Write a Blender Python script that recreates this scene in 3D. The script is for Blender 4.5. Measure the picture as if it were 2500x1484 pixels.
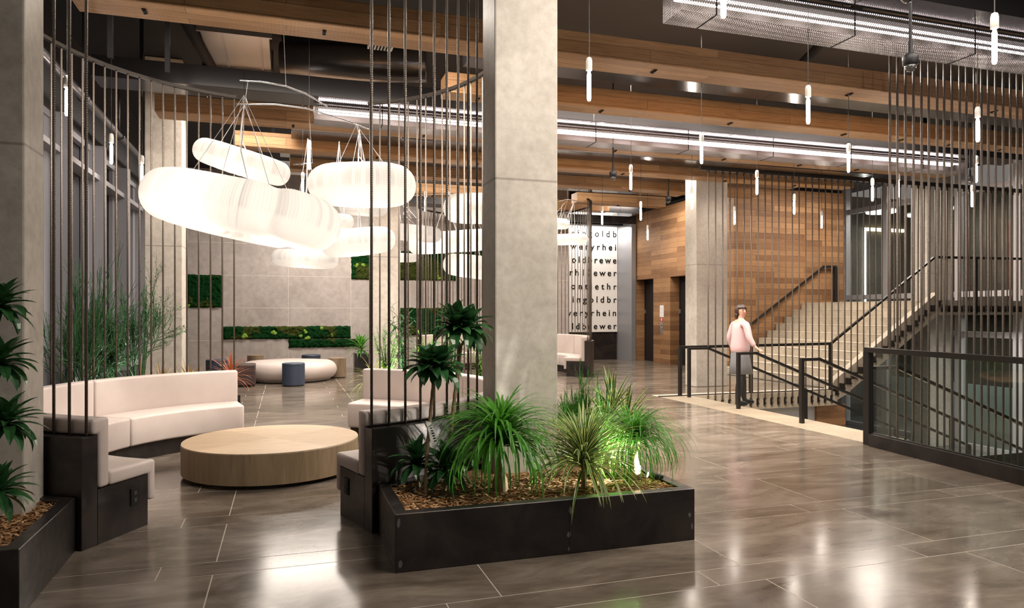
import bpy, math, random
from math import sin, cos, pi, radians as R
random.seed(7)
S = bpy.context.scene
for o in list(bpy.data.objects):
    bpy.data.objects.remove(o)
COL = S.collection

# ------------------------------------------------------------------ camera
cam_d = bpy.data.cameras.new('camera')
cam = bpy.data.objects.new('camera', cam_d)
COL.objects.link(cam)
cam.location = (0, 0, 1.5)
cam.rotation_euler = (pi / 2, 0, -R(17.812))
cam_d.sensor_width = 36
cam_d.lens = 36 * 1718 / 2500
cam_d.shift_y = 23 / 2500
cam_d.clip_start = 0.05
S.camera = cam
# ------------------------------------------------------------------ world, exposure
S.view_settings.view_transform = 'Standard'
S.view_settings.look = 'None'
S.view_settings.gamma = 1
S.view_settings.use_curve_mapping = False
S.view_settings.exposure = 1.0
W = bpy.data.worlds.new('world')
S.world = W
W.use_nodes = True
W.node_tree.nodes['Background'].inputs[0].default_value = (1.0, 0.93, 0.86, 1)
W.node_tree.nodes['Background'].inputs[1].default_value = 0.09
try:
    S.cycles.use_denoising = True
    S.cycles.max_bounces = 8
    S.cycles.sample_clamp_indirect = 6
    S.cycles.caustics_reflective = False
    S.cycles.caustics_refractive = False
except Exception:
    pass

WARM = (1.0, 0.89, 0.78)
NEUT = (1.0, 0.93, 0.86)


def lamp(name, kind, loc, energy, color=NEUT, target=None, size=0.1, angle=100, blend=0.6, sy=None):
    d = bpy.data.lights.new(name, kind)
    d.energy = energy
    d.color = color
    if kind == 'AREA':
        d.size = size
        if sy:
            d.shape = 'RECTANGLE'
            d.size_y = sy
    else:
        d.shadow_soft_size = size
    if kind == 'SPOT':
        d.spot_size = R(angle)
        d.spot_blend = blend
    o = bpy.data.objects.new(name, d)
    COL.objects.link(o)
    o.location = loc
    if target:
        v = [target[i] - loc[i] for i in range(3)]
        import mathutils
        o.rotation_euler = mathutils.Vector(v).to_track_quat('-Z', 'Y').to_euler()
    return o


# added fill lights above the beams, without real fixtures (x, y, width x, width y, power)
for (x, y, sx, sy, e) in [(0.2, 7.36, 3.4, 0.34, 165), (0.2, 11.1, 2.4, 0.3, 130),
                          (4.2, 2.8, 4.6, 2.2, 230), (4.6, 7.36, 3.6, 0.3, 220),
                          (4.6, 9.08, 3.6, 0.4, 170), (4.6, 11.1, 3.6, 0.3, 150), (8.6, 7.36, 3.0, 0.3, 170), (8.6, 9.08, 3.0, 0.4, 110),
                          (8.8, 12.75, 3.4, 0.3, 160), (1.2, 14.3, 3.4, 0.3, 170), (1.2, 17.8, 3.4, 0.9, 175),
                          (5.4, 14.3, 3.4, 0.3, 150), (5.4, 17.6, 3.4, 0.5, 170), (9.2, 16.9, 1.8, 0.9, 120),
                          (12.6, 13.0, 2.2, 1.6, 120)]:
    lamp('added_ceiling_fill', 'AREA', (x, y, 4.75), e * .9, WARM, (x, y, 0), sx, sy=sy)


lamp('added_column_spot', 'SPOT', (2.6, 1.6, 4.9), 170, WARM, (1.75, 5.0, 2.6), .15, 62, .7)  # added spot that brightens the large column's front, no fixture there

# ------------------------------------------------------------------ helpers
def world_loc(o):
    x = y = z = 0.0
    while o is not None:
        x += o.location[0]; y += o.location[1]; z += o.location[2]
        o = o.parent
    return x, y, z


class MB:
    def __init__(s):
        s.v = []; s.f = []; s.m = []; s.mi = 0

    def add(s, vs, fs):
        b = len(s.v)
        s.v += [tuple(p) for p in vs]
        s.f += [tuple(i + b for i in f) for f in fs]
        s.m += [s.mi] * len(fs)

    def box(s, x0, x1, y0, y1, z0, z1):
        s.add([(x0, y0, z0), (x1, y0, z0), (x1, y1, z0), (x0, y1, z0), (x0, y0, z1), (x1, y0, z1), (x1, y1, z1), (x0, y1, z1)],
              [(3, 2, 1, 0), (4, 5, 6, 7), (0, 1, 5, 4), (1, 2, 6, 5), (2, 3, 7, 6), (3, 0, 4, 7)])

    def prism(s, poly, z0, z1, top=True, bot=True):
        n = len(poly)
        vs = [(x, y, z0) for x, y in poly] + [(x, y, z1) for x, y in poly]
        fs = [(i, (i + 1) % n, n + (i + 1) % n, n + i) for i in range(n)]
        if top: fs.append(tuple(range(n, 2 * n)))
        if bot: fs.append(tuple(reversed(range(n))))
        s.add(vs, fs)

    def tube(s, pts, r, n=8, cap=True):
        rs = r if isinstance(r, (list, tuple)) else [r] * len(pts)
        N = len(pts); rings = []; up = None
        for i in range(N):
            a = pts[max(i - 1, 0)]; b = pts[min(i + 1, N - 1)]
            t = [b[k] - a[k] for k in range(3)]
            l = math.sqrt(sum(q * q for q in t)) or 1; t = [q / l for q in t]
            if up is None:
                up = (1, 0, 0) if abs(t[2]) > .9 else (0, 0, 1)
            d = sum(up[k] * t[k] for k in range(3))
            u = [up[k] - d * t[k] for k in range(3)]
            l = math.sqrt(sum(q * q for q in u))
            if l < 1e-5:
                u = [t[1], -t[0], 0] if abs(t[2]) < .9 else [1, 0, 0]
                l = math.sqrt(sum(q * q for q in u)) or 1
            u = [q / l for q in u]; up = u
            w = (t[1] * u[2] - t[2] * u[1], t[2] * u[0] - t[0] * u[2], t[0] * u[1] - t[1] * u[0])
            rings.append([tuple(pts[i][k] + rs[i] * (cos(2 * pi * j / n) * u[k] + sin(2 * pi * j / n) * w[k]) for k in range(3)) for j in range(n)])
        vs = [p for rg in rings for p in rg]
        fs = [(i * n + j, i * n + (j + 1) % n, (i + 1) * n + (j + 1) % n, (i + 1) * n + j) for i in range(N - 1) for j in range(n)]
        if cap:
            fs.append(tuple(reversed(range(n)))); fs.append(tuple(range((N - 1) * n, N * n)))
        s.add(vs, fs)

    def cyl(s, x, y, z0, z1, r, n=12, r1=None):
        s.tube([(x, y, z0), (x, y, z1)], [r, r if r1 is None else r1], n)

    def lathe(s, x, y, prof, n=32, sx=1, sy=1):
        N = len(prof)
        vs = [(x + r * sx * cos(2 * pi * j / n), y + r * sy * sin(2 * pi * j / n), z) for r, z in prof for j in range(n)]
        fs = [(i * n + j, i * n + (j + 1) % n, (i + 1) * n + (j + 1) % n, (i + 1) * n + j) for i in range(N - 1) for j in range(n)]
        fs.append(tuple(reversed(range(n)))); fs.append(tuple(range((N - 1) * n, N * n)))
        s.add(vs, fs)

    def bar(s, p, q, w, h):
        """square bar from p to q, width w (horizontal) and height h"""
        d = [q[k] - p[k] for k in range(3)]; l = math.hypot(d[0], d[1])
        if l < 1e-6:
            s.box(p[0] - w / 2, p[0] + w / 2, p[1] - h / 2, p[1] + h / 2, min(p[2], q[2]), max(p[2], q[2])); return
        nx, ny = -d[1] / l * w / 2, d[0] / l * w / 2
        vs = []
        for e in (p, q):
            vs += [(e[0] + nx, e[1] + ny, e[2] - h / 2), (e[0] - nx, e[1] - ny, e[2] - h / 2), (e[0] - nx, e[1] - ny, e[2] + h / 2), (e[0] + nx, e[1] + ny, e[2] + h / 2)]
        s.add(vs, [(0, 1, 2, 3), (7, 6, 5, 4), (0, 4, 5, 1), (1, 5, 6, 2), (2, 6, 7, 3), (3, 7, 4, 0)])

    def sweep(s, prof, cx, cy, a0, a1, n):
        """closed (r,z) profile swept round a centre"""
        k = len(prof); vs = []
        for i in range(n + 1):
            a = R(a0 + (a1 - a0) * i / n)
            vs += [(cx + r * cos(a), cy + r * sin(a), z) for r, z in prof]
        fs = [(i * k + j, i * k + (j + 1) % k, (i + 1) * k + (j + 1) % k, (i + 1) * k + j) for i in range(n) for j in range(k)]
        fs.append(tuple(range(k))); fs.append(tuple(reversed(range(n * k, n * k + k))))
        s.add(vs, fs)

    def build(s, name, mat, parent=None, smooth=False, bevel=0, seg=2, fixn=True):
        me = bpy.data.meshes.new(name)
        me.from_pydata(s.v, [], s.f)
        mats = mat if isinstance(mat, (list, tuple)) else [mat]
        for m in mats: me.materials.append(m)
        if len(mats) > 1: me.polygons.foreach_set('material_index', s.m)
        if fixn:
            import bmesh
            b = bmesh.new(); b.from_mesh(me); bmesh.ops.recalc_face_normals(b, faces=b.faces); b.to_mesh(me); b.free()
        if smooth: me.polygons.foreach_set('use_smooth', [True] * len(me.polygons))
        me.update()
        o = bpy.data.objects.new(name, me)
        COL.objects.link(o)
        if parent is not None:
            o.parent = parent
            w = world_loc(parent); o.location = (-w[0], -w[1], -w[2])
        if bevel:
            b = o.modifiers.new('edge', 'BEVEL'); b.width = bevel; b.segments = seg; b.limit_method = 'ANGLE'; b.angle_limit = R(40)
        return o


def tag(o, label=None, cat=None, group=None, kind=None):
    if label: o['label'] = label
    if cat: o['category'] = cat
    if group: o['group'] = group
    if kind: o['kind'] = kind
    return o


def thing(name, loc, label, cat, group=None, kind=None):
    o = bpy.data.objects.new(name, None)
    o.empty_display_size = .1
    COL.objects.link(o); o.location = loc
    return tag(o, label, cat, group, kind)


def copy_tree(o, loc=None, rz=None, parent=None):
    c = o.copy(); COL.objects.link(c)
    if parent is not None: c.parent = parent
    if loc is not None: c.location = loc
    if rz is not None: c.rotation_euler[2] = rz
    for ch in list(o.children): copy_tree(ch, parent=c)
    return c


# ------------------------------------------------------------------ materials
def new_mat(name):
    m = bpy.data.materials.new(name); m.use_nodes = True
    t = m.node_tree
    return m, t, t.nodes['Principled BSDF'], t.nodes, t.links


def setp(b, col=None, rough=None, metal=None, spec=None, emit=None, es=0, trans=None, coat=None, alpha=None):
    if col: b.inputs['Base Color'].default_value = (*col, 1)
    if rough is not None: b.inputs['Roughness'].default_value = rough
    if metal is not None: b.inputs['Metallic'].default_value = metal
    if spec is not None: b.inputs['Specular IOR Level'].default_value = spec
    if emit: b.inputs['Emission Color'].default_value = (*emit, 1); b.inputs['Emission Strength'].default_value = es
    if trans is not None: b.inputs['Transmission Weight'].default_value = trans
    if coat is not None: b.inputs['Coat Weight'].default_value = coat
    if alpha is not None: b.inputs['Alpha'].default_value = alpha


def plain(name, col, rough=.5, metal=0., **k):
    m, t, b, N, L = new_mat(name); setp(b, col, rough, metal, **k); return m


def coords(N, L, scale=(1, 1, 1), kind='Object', rot=(0, 0, 0)):
    c = N.new('ShaderNodeTexCoord'); mp = N.new('ShaderNodeMapping')
    mp.inputs['Scale'].default_value = scale; mp.inputs['Rotation'].default_value = rot
    L.new(c.outputs[kind], mp.inputs[0]); return mp.outputs[0]


def ramp(N, L, fac, stops):
    r = N.new('ShaderNodeValToRGB'); e = r.color_ramp.elements
    e[0].position, e[0].color = stops[0][0], (*stops[0][1], 1)
    e[1].position, e[1].color = stops[-1][0], (*stops[-1][1], 1)
    for p, c in stops[1:-1]:
        q = e.new(p); q.color = (*c, 1)
    L.new(fac, r.inputs[0]); return r.outputs[0]


def noise(N, L, vec, scale, detail=6, rough=.55, dist=0.):
    n = N.new('ShaderNodeTexNoise'); n.inputs['Scale'].default_value = scale; n.inputs['Detail'].default_value = detail
    n.inputs['Roughness'].default_value = rough; n.inputs['Distortion'].default_value = dist
    if vec is not None: L.new(vec, n.inputs['Vector'])
    return n.outputs[0]


def math_(N, L, op, a, b=None):
    n = N.new('ShaderNodeMath'); n.operation = op
    for i, q in enumerate((a, b)):
        if q is None: continue
        if isinstance(q, (int, float)): n.inputs[i].default_value = q
        else: L.new(q, n.inputs[i])
    return n.outputs[0]


def mixc(N, L, fac, a, b, mode='MIX'):
    n = N.new('ShaderNodeMix'); n.data_type = 'RGBA'; n.blend_type = mode
    for i, q in ((0, fac), (6, a), (7, b)):
        if isinstance(q, (int, float)): n.inputs[i].default_value = q
        elif isinstance(q, tuple): n.inputs[i].default_value = (*q, 1)
        else: L.new(q, n.inputs[i])
    return n.outputs[2]


def bump(N, L, b, h, strength=.3, dist=.01):
    n = N.new('ShaderNodeBump'); n.inputs['Strength'].default_value = strength; n.inputs['Distance'].default_value = dist
    L.new(h, n.inputs['Height']); L.new(n.outputs[0], b.inputs['Normal'])


def concrete(name, c0, c1, rough=.6, sc=1.6, joint=None):
    m, t, b, N, L = new_mat(name)
    v = coords(N, L)
    n1 = noise(N, L, v, sc, 8, .6, .4); n2 = noise(N, L, v, sc * 9, 6, .6)
    col = ramp(N, L, n1, [(.28, c0), (.72, c1)])
    col = mixc(N, L, .35, col, ramp(N, L, n2, [(.3, (.45, .43, .4)), (.62, (1, 1, 1))]), 'MULTIPLY')
    vo = N.new('ShaderNodeTexVoronoi'); vo.inputs['Scale'].default_value = 22; L.new(v, vo.inputs['Vector'])
    pit = ramp(N, L, vo.outputs['Distance'], [(.05, (.55, .55, .55)), (.1, (1, 1, 1))])
    col = mixc(N, L, .6, col, pit, 'MULTIPLY')
    if joint:
        s = N.new('ShaderNodeSeparateXYZ'); L.new(v, s.inputs[0])
        d = math_(N, L, 'ABSOLUTE', math_(N, L, 'SUBTRACT', s.outputs[2], joint))
        col = mixc(N, L, .7, col, ramp(N, L, d, [(.004, (.45, .43, .4)), (.012, (1, 1, 1))]), 'MULTIPLY')
    L.new(col, b.inputs['Base Color']); setp(b, rough=rough, spec=.35)
    bump(N, L, b, n2, .15, .01)
    return m


def planks(name, axis, row, length, c0, c1, dark, rough=.55, gap=.004):
    """reclaimed boards. axis 'beam': rows follow y+z, boards run along x; 'wall': rows in z, boards run along x+y"""
    m, t, b, N, L = new_mat(name)
    c = N.new('ShaderNodeTexCoord'); s = N.new('ShaderNodeSeparateXYZ'); L.new(c.outputs['Object'], s.inputs[0])
    cb = N.new('ShaderNodeCombineXYZ')
    if axis == 'beam':
        u = s.outputs[0]; w = math_(N, L, 'ADD', s.outputs[1], s.outputs[2])
    else:
        u = math_(N, L, 'ADD', s.outputs[0], s.outputs[1]); w = s.outputs[2]
    L.new(u, cb.inputs[0]); L.new(w, cb.inputs[1])
    br = N.new('ShaderNodeTexBrick'); br.offset = .37; br.offset_frequency = 2; br.squash = 1.0; br.squash_frequency = 3
    br.inputs['Scale'].default_value = 1; br.inputs['Brick Width'].default_value = length; br.inputs['Row Height'].default_value = row
    br.inputs['Mortar Size'].default_value = gap; br.inputs['Mortar Smooth'].default_value = .2
    br.inputs['Color1'].default_value = (0, 0, 0, 1); br.inputs['Color2'].default_value = (1, 1, 1, 1); br.inputs['Mortar'].default_value = (.5, .5, .5, 1)
    L.new(cb.outputs[0], br.inputs['Vector'])
    mp = N.new('ShaderNodeMapping'); mp.inputs['Scale'].default_value = (1.2, 22, 1); L.new(cb.outputs[0], mp.inputs[0])
    off = N.new('ShaderNodeVectorMath'); off.operation = 'ADD'; L.new(mp.outputs[0], off.inputs[0])
    sc = N.new('ShaderNodeVectorMath'); sc.operation = 'SCALE'; sc.inputs['Scale'].default_value = 37; L.new(br.outputs['Color'], sc.inputs[0]); L.new(sc.outputs[0], off.inputs[1])
    g = noise(N, L, off.outputs[0], 1.6, 8, .65, 1.4)
    big = noise(N, L, cb.outputs[0], 1.1, 4, .5)
    saw = N.new('ShaderNodeTexWave'); saw.inputs['Scale'].default_value = 9; saw.inputs['Distortion'].default_value = 2.5; saw.inputs['Detail'].default_value = 2
    L.new(cb.outputs[0], saw.inputs['Vector'])
    base = ramp(N, L, br.outputs['Color'], [(0., c0), (.5, tuple((a + q) / 2 for a, q in zip(c0, c1))), (1., c1)])
    grain = ramp(N, L, g, [(.25, dark), (.55, (1, 1, 1))])
    col = mixc(N, L, .75, base, grain, 'MULTIPLY')
    col = mixc(N, L, .4, col, ramp(N, L, big, [(.3, (.55, .5, .45)), (.65, (1, 1, 1))]), 'MULTIPLY')
    col = mixc(N, L, br.outputs['Fac'], col, (.02, .014, .01))
    L.new(col, b.inputs['Base Color']); setp(b, rough=rough, spec=.3)
    h = math_(N, L, 'ADD', g, math_(N, L, 'MULTIPLY', saw.outputs[0], .25))
    h = math_(N, L, 'SUBTRACT', h, math_(N, L, 'MULTIPLY', br.outputs['Fac'], 2))
    bump(N, L, b, h, .5, .006)
    return m


def steel(name, c0, c1, rough=.32, metal=.7, sc=2.2):
    m, t, b, N, L = new_mat(name)
    v = coords(N, L); n1 = noise(N, L, v, sc, 8, .6, .8); n2 = noise(N, L, v, sc * 7, 5)
    L.new(ramp(N, L, n1, [(.3, c0), (.7, c1)]), b.inputs['Base Color'])
    r = math_(N, L, 'ADD', math_(N, L, 'MULTIPLY', n2, .3), rough - .15)
    L.new(r, b.inputs['Roughness']); setp(b, metal=metal)
    return m


def leafmat(name, c, c2, rough=.32, tl=.25):
    m, t, b, N, L = new_mat(name)
    v = coords(N, L); n = noise(N, L, v, 9, 3)
    L.new(ramp(N, L, n, [(.3, c), (.7, c2)]), b.inputs['Base Color']); setp(b, rough=rough, spec=.5)
    tr = N.new('ShaderNodeBsdfTranslucent'); tr.inputs[0].default_value = (*[min(1, q * 1.6) for q in c2], 1)
    mx = N.new('ShaderNodeMixShader'); mx.inputs[0].default_value = tl
    L.new(b.outputs[0], mx.inputs[1]); L.new(tr.outputs[0], mx.inputs[2]); L.new(mx.outputs[0], N['Material Output'].inputs[0])
    return m


M = {}
M['column'] = concrete('column_concrete', (.40, .365, .32), (.58, .54, .48), joint=2.5)
M['stairc'] = concrete('stair_concrete', (.36, .31, .24), (.5, .44, .35), .6, 1.2)
M['travertine'] = concrete('travertine_strip', (.24, .195, .14), (.31, .26, .19), .45, 2.5)
M['stone'] = concrete('wall_stone', (.34, .305, .285), (.50, .455, .43), .5, .8)
M['beam'] = planks('beam_boards', 'beam', .125, 2.3, (.31, .17, .08), (.48, .285, .14), (.42, .35, .28), gap=.0018)
M['cladding'] = planks('wood_cladding', 'wall', .142, 1.5, (.19, .095, .043), (.40, .225, .108), (.45, .38, .3), gap=.002)
M['blacksteel'] = steel('blackened_steel', (.022, .021, .024), (.075, .064, .058), .34, .7)
M['channel'] = plain('channel_steel', (.03, .028, .029), .16, .5)
M['rail'] = plain('rail_black', (.02, .017, .015), .35, .3)
M['railtop'] = plain('rail_bronze', (.022, .018, .015), .5, .3, spec=.2)
M['ceiling'] = plain('ceiling_black', (.012, .012, .014), .8)
M['duct'] = plain('duct_galvanised', (.28, .28, .28), .35, .8)
M['ductdark'] = plain('duct_black', (.008, .008, .009), .7, 0, spec=.12)
M['pipe'] = plain('pipe_grey', (.22, .22, .24), .3, .8)
M['white'] = plain('white_paint', (.8, .79, .77), .5)
M['ceramic'] = plain('ceramic_white', (.72, .70, .66), .5)
M['blackplastic'] = plain('black_plastic', (.010, .010, .011), .5, spec=.25)
M['cord'] = plain('cord_black', (.03, .03, .03), .6)
M['whitecord'] = plain('cord_white', (.75, .75, .75), .5)
M['alu'] = plain('aluminium_bar', (.75, .75, .77), .25, .9)
M['frame'] = plain('window_frame_silver', (.27, .27, .295), .4, .2)
M['blue'] = plain('navy_vinyl', (.035, .05, .085), .45)
M['brownv'] = plain('brown_vinyl', (.045, .028, .026), .45)
M['soil'] = plain('soil_dark', (.03, .02, .015), .95)
M['potplastic'] = plain('nursery_pot', (.015, .015, .015), .5)
M['paper'] = plain('paper_white', (.8, .8, .8), .6)
M['red'] = plain('sign_red', (.6, .03, .04), .5)
M['textblack'] = plain('lettering_black', (.012, .012, .012), .9, spec=.05)
M['stainless'] = plain('stainless', (.5, .5, .5), .3, .9)
M['skin'] = plain('skin', (.62, .36, .27), .5)
M['sweater'] = plain('pink_knit', (.56, .38, .385), .9)
M['skirt'] = plain('grey_wool', (.17, .17, .18), .9)
M['tights'] = plain('black_tights', (.015, .015, .016), .6)
M['hair'] = plain('brown_hair', (.04, .02, .012), .45)
M['eye'] = plain('eye_dark', (.03, .02, .02), .3)
M['lips'] = plain('lips', (.5, .15, .14), .4)
M['rust'] = plain('redbrown_panel', (.13, .03, .018), .6)
M['trunk'] = concrete('trunk_bark', (.16, .10, .055), (.36, .26, .15), .8, 14)
M['cane'] = plain('bamboo_stake', (.5, .36, .18), .6)
M['g_drac'] = leafmat('leaf_dracaena', (.014, .06, .02), (.04, .13, .04), .25, .12)
M['g_pony'] = leafmat('leaf_ponytail', (.025, .14, .015), (.09, .29, .03), .3, .35)
M['g_dark'] = leafmat('leaf_dark', (.02, .085, .028), (.05, .16, .05), .35, .15)
M['g_fern'] = leafmat('leaf_fresh', (.05, .16, .015), (.15, .33, .04), .4, .35)
M['g_edge'] = leafmat('leaf_cream_edge', (.46, .50, .10), (.66, .66, .22), .35, .3)
M['g_red'] = leafmat('leaf_red', (.22, .05, .02), (.42, .13, .05), .4, .25)
M['g_bronze'] = leafmat('leaf_bronze', (.2, .11, .03), (.4, .26, .08), .4, .25)


def wood_fine(name, c0, c1, rot):
    m, t, b, N, L = new_mat(name)
    v = coords(N, L, (1, 9, 9), rot=(0, 0, rot)); n = noise(N, L, v, 2.4, 8, .6, 1.2)
    L.new(ramp(N, L, n, [(.3, c0), (.68, c1)]), b.inputs['Base Color']); setp(b, rough=.45, spec=.35)
    return m


def wood_vert(name, c0, c1):
    m, t, b, N, L = new_mat(name)
    v = coords(N, L, (10, 10, 1)); n = noise(N, L, v, 1.6, 8, .6, 1.2)
    L.new(ramp(N, L, n, [(.3, c0), (.68, c1)]), b.inputs['Base Color']); setp(b, rough=.45, spec=.35)
    return m


M['oak_a'] = wood_fine('oak_top_a', (.40, .285, .175), (.52, .40, .27), 0.5)
M['oak_b'] = wood_fine('oak_top_b', (.35, .245, .145), (.46, .34, .22), 2.07)
M['oak_side'] = wood_vert('oak_side', (.20, .145, .085), (.30, .225, .14))
M['stump'] = wood_vert('stump_wood', (.16, .115, .075), (.28, .21, .14))

m, t, b, N, L = new_mat('leather'); M['leather'] = m
v = coords(N, L); n1 = noise(N, L, v, 2.2, 5); n2 = noise(N, L, v, 160, 2)
L.new(ramp(N, L, n1, [(.3, (.49, .42, .39)), (.7, (.58, .51, .475))]), b.inputs['Base Color']); setp(b, rough=.42, spec=.4)
bump(N, L, b, n2, .12, .002)

m, t, b, N, L = new_mat('floor_tile'); M['floor'] = m
v = coords(N, L); vs_ = coords(N, L, (1, 2.4, 1))
geo = N.new('ShaderNodeNewGeometry')
n1 = noise(N, L, vs_, 1.3, 9, .62, .9); n2 = noise(N, L, vs_, 5, 8, .6, .3)
col = ramp(N, L, n1, [(.28, (.088, .069, .053)), (.5, (.17, .14, .112)), (.74, (.30, .255, .21))])
col = mixc(N, L, .5, col, ramp(N, L, n2, [(.3, (.6, .57, .53)), (.65, (1, 1, 1))]), 'MULTIPLY')
col = mixc(N, L, .6, col, ramp(N, L, geo.outputs['Random Per Island'], [(0, (.58, .56, .54)), (1, (1, 1, 1))]), 'MULTIPLY')
L.new(col, b.inputs['Base Color'])
L.new(math_(N, L, 'ADD', math_(N, L, 'MULTIPLY', n1, .10), .11), b.inputs['Roughness']); setp(b, spec=.5)
M['grout'] = plain('grout', (.42, .37, .31), .7)

m, t, b, N, L = new_mat('moss'); M['moss'] = m
v = coords(N, L); n1 = noise(N, L, v, 1.1, 3, .5, .5); n2 = noise(N, L, v, 60, 4, .7)
col = ramp(N, L, n1, [(.53, (.006, .06, .012)), (.57, (.07, .095, .018))])
col = mixc(N, L, .8, col, ramp(N, L, n2, [(.3, (.25, .25, .25)), (.7, (1, 1, 1))]), 'MULTIPLY')
L.new(col, b.inputs['Base Color']); setp(b, rough=.95, spec=.1); bump(N, L, b, n2, 1, .03)
m, t, b, N, L = new_mat('moss_clump'); M['mossclump'] = m
v = coords(N, L); n2 = noise(N, L, v, 70, 4, .7)
L.new(ramp(N, L, n2, [(.3, (.16, .32, .03)), (.7, (.32, .55, .07))]), b.inputs['Base Color']); setp(b, rough=.95); bump(N, L, b, n2, 1, .03)

m, t, b, N, L = new_mat('bark_mulch'); M['mulch'] = m
v = coords(N, L); n2 = noise(N, L, v, 42, 5, .7, 1)
L.new(ramp(N, L, n2, [(.25, (.08, .04, .017)), (.5, (.33, .17, .07)), (.75, (.58, .35, .17))]), b.inputs['Base Color']); setp(b, rough=.85); bump(N, L, b, n2, 1, .03)
m, t, b, N, L = new_mat('wood_chip'); M['chip'] = m
geo = N.new('ShaderNodeNewGeometry')
L.new(ramp(N, L, geo.outputs['Random Per Island'], [(0, (.16, .075, .03)), (.5, (.46, .25, .105)), (1, (.72, .47, .25))]), b.inputs['Base Color']); setp(b, rough=.8)

# rebar with ribs
m, t, b, N, L = new_mat('rebar'); M['rebar'] = m
v = coords(N, L, rot=(0, .45, 0)); wv = N.new('ShaderNodeTexWave'); wv.bands_direction = 'Z'; wv.inputs['Scale'].default_value = 22; L.new(v, wv.inputs['Vector'])
setp(b, (.15, .125, .105), .42, .5); bump(N, L, b, wv.outputs[0], .35, .004)

# perforated metal
m, t, b, N, L = new_mat('perforated_metal'); M['mesh'] = m
c = N.new('ShaderNodeTexCoord'); s = N.new('ShaderNodeSeparateXYZ'); L.new(c.outputs['Object'], s.inputs[0])
cb = N.new('ShaderNodeCombineXYZ'); L.new(s.outputs[0], cb.inputs[0]); L.new(math_(N, L, 'ADD', s.outputs[1], s.outputs[2]), cb.inputs[1])
mp = N.new('ShaderNodeMapping'); mp.inputs['Scale'].default_value = (58, 58, 1); mp.inputs['Rotation'].default_value = (0, 0, R(45)); L.new(cb.outputs[0], mp.inputs[0])
vo = N.new('ShaderNodeTexVoronoi'); vo.voronoi_dimensions = '2D'; vo.inputs['Scale'].default_value = 1; vo.inputs['Randomness'].default_value = 0; L.new(mp.outputs[0], vo.inputs['Vector'])
al = ramp(N, L, vo.outputs['Distance'], [(.36, (0, 0, 0)), (.42, (1, 1, 1))])
L.new(al, b.inputs['Alpha']); setp(b, (.19, .175, .165), .4, .3)

# thin glass: mostly clear with a mirror sheen
m, t, b, N, L = new_mat('clear_glass'); M['glass'] = m
gl = N.new('ShaderNodeBsdfGlossy'); gl.inputs['Roughness'].default_value = .01; gl.inputs[0].default_value = (.9, .95, .93, 1)
tr = N.new('ShaderNodeBsdfTransparent'); tr.inputs[0].default_value = (.86, .9, .88, 1)
geo = N.new('ShaderNodeNewGeometry'); dt = N.new('ShaderNodeVectorMath'); dt.operation = 'DOT_PRODUCT'
L.new(geo.outputs['Incoming'], dt.inputs[0]); L.new(geo.outputs['Normal'], dt.inputs[1]); mx = N.new('ShaderNodeMixShader')
k_ = math_(N, L, 'SUBTRACT', 1.0, math_(N, L, 'ABSOLUTE', dt.outputs['Value']))
fr_ = math_(N, L, 'ADD', math_(N, L, 'MULTIPLY', math_(N, L, 'POWER', k_, 5.0), .9), .035)
L.new(fr_, mx.inputs[0]); L.new(tr.outputs[0], mx.inputs[1]); L.new(gl.outputs[0], mx.inputs[2]); L.new(mx.outputs[0], N['Material Output'].inputs[0])
M['nightglass'] = plain('night_window_glass', (.035, .037, .045), .08, 0, spec=.6)


def emis(name, col, st):
    m, t, b, N, L = new_mat(name)
    setp(b, (.8, .8, .8), .5, emit=col, es=st); return m


M['bulb'] = emis('bulb_glow', (1, .86, .74), 60)
M['led'] = emis('led_tube_glow', (1, .84, .84), 13)
M['lit'] = emis('lit_diffuser', (1, .93, .9), 5)
M['litwarm'] = emis('lit_warm_strip', (1, .8, .5), 2.2)
M['screen'] = emis('screen_glow', (.5, .65, .75), .5)
M['screenv'] = emis('screen_violet', (.35, .15, .6), .6)

# cloud lamp: honeycomb textile lit from inside
m, t, b, N, L = new_mat('cloud_textile'); M['cloud'] = m
df = N.new('ShaderNodeBsdfDiffuse'); at = N.new('ShaderNodeAttribute'); at.attribute_name = 'fold'
L.new(ramp(N, L, at.outputs['Fac'], [(0, (.5, .48, .46)), (1, (.42, .40, .385))]), df.inputs[0])
tl = N.new('ShaderNodeBsdfTranslucent'); L.new(ramp(N, L, at.outputs['Fac'], [(0, (.7, .67, .63)), (1, (.52, .50, .48))]), tl.inputs[0])
mx = N.new('ShaderNodeMixShader'); mx.inputs[0].default_value = .6; L.new(df.outputs[0], mx.inputs[1]); L.new(tl.outputs[0], mx.inputs[2])
em = N.new('ShaderNodeEmission'); em.inputs[0].default_value = (1, .93, .86, 1); em.inputs[1].default_value = .10
ad = N.new('ShaderNodeAddShader'); L.new(mx.outputs[0], ad.inputs[0]); L.new(em.outputs[0], ad.inputs[1]); L.new(ad.outputs[0], N['Material Output'].inputs[0])

# ------------------------------------------------------------------ the setting
def struct(name, mb, mat, parent=None, **k):
    o = mb.build(name, mat, parent, **k)
    if parent is None: o['kind'] = 'structure'
    return o


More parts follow.
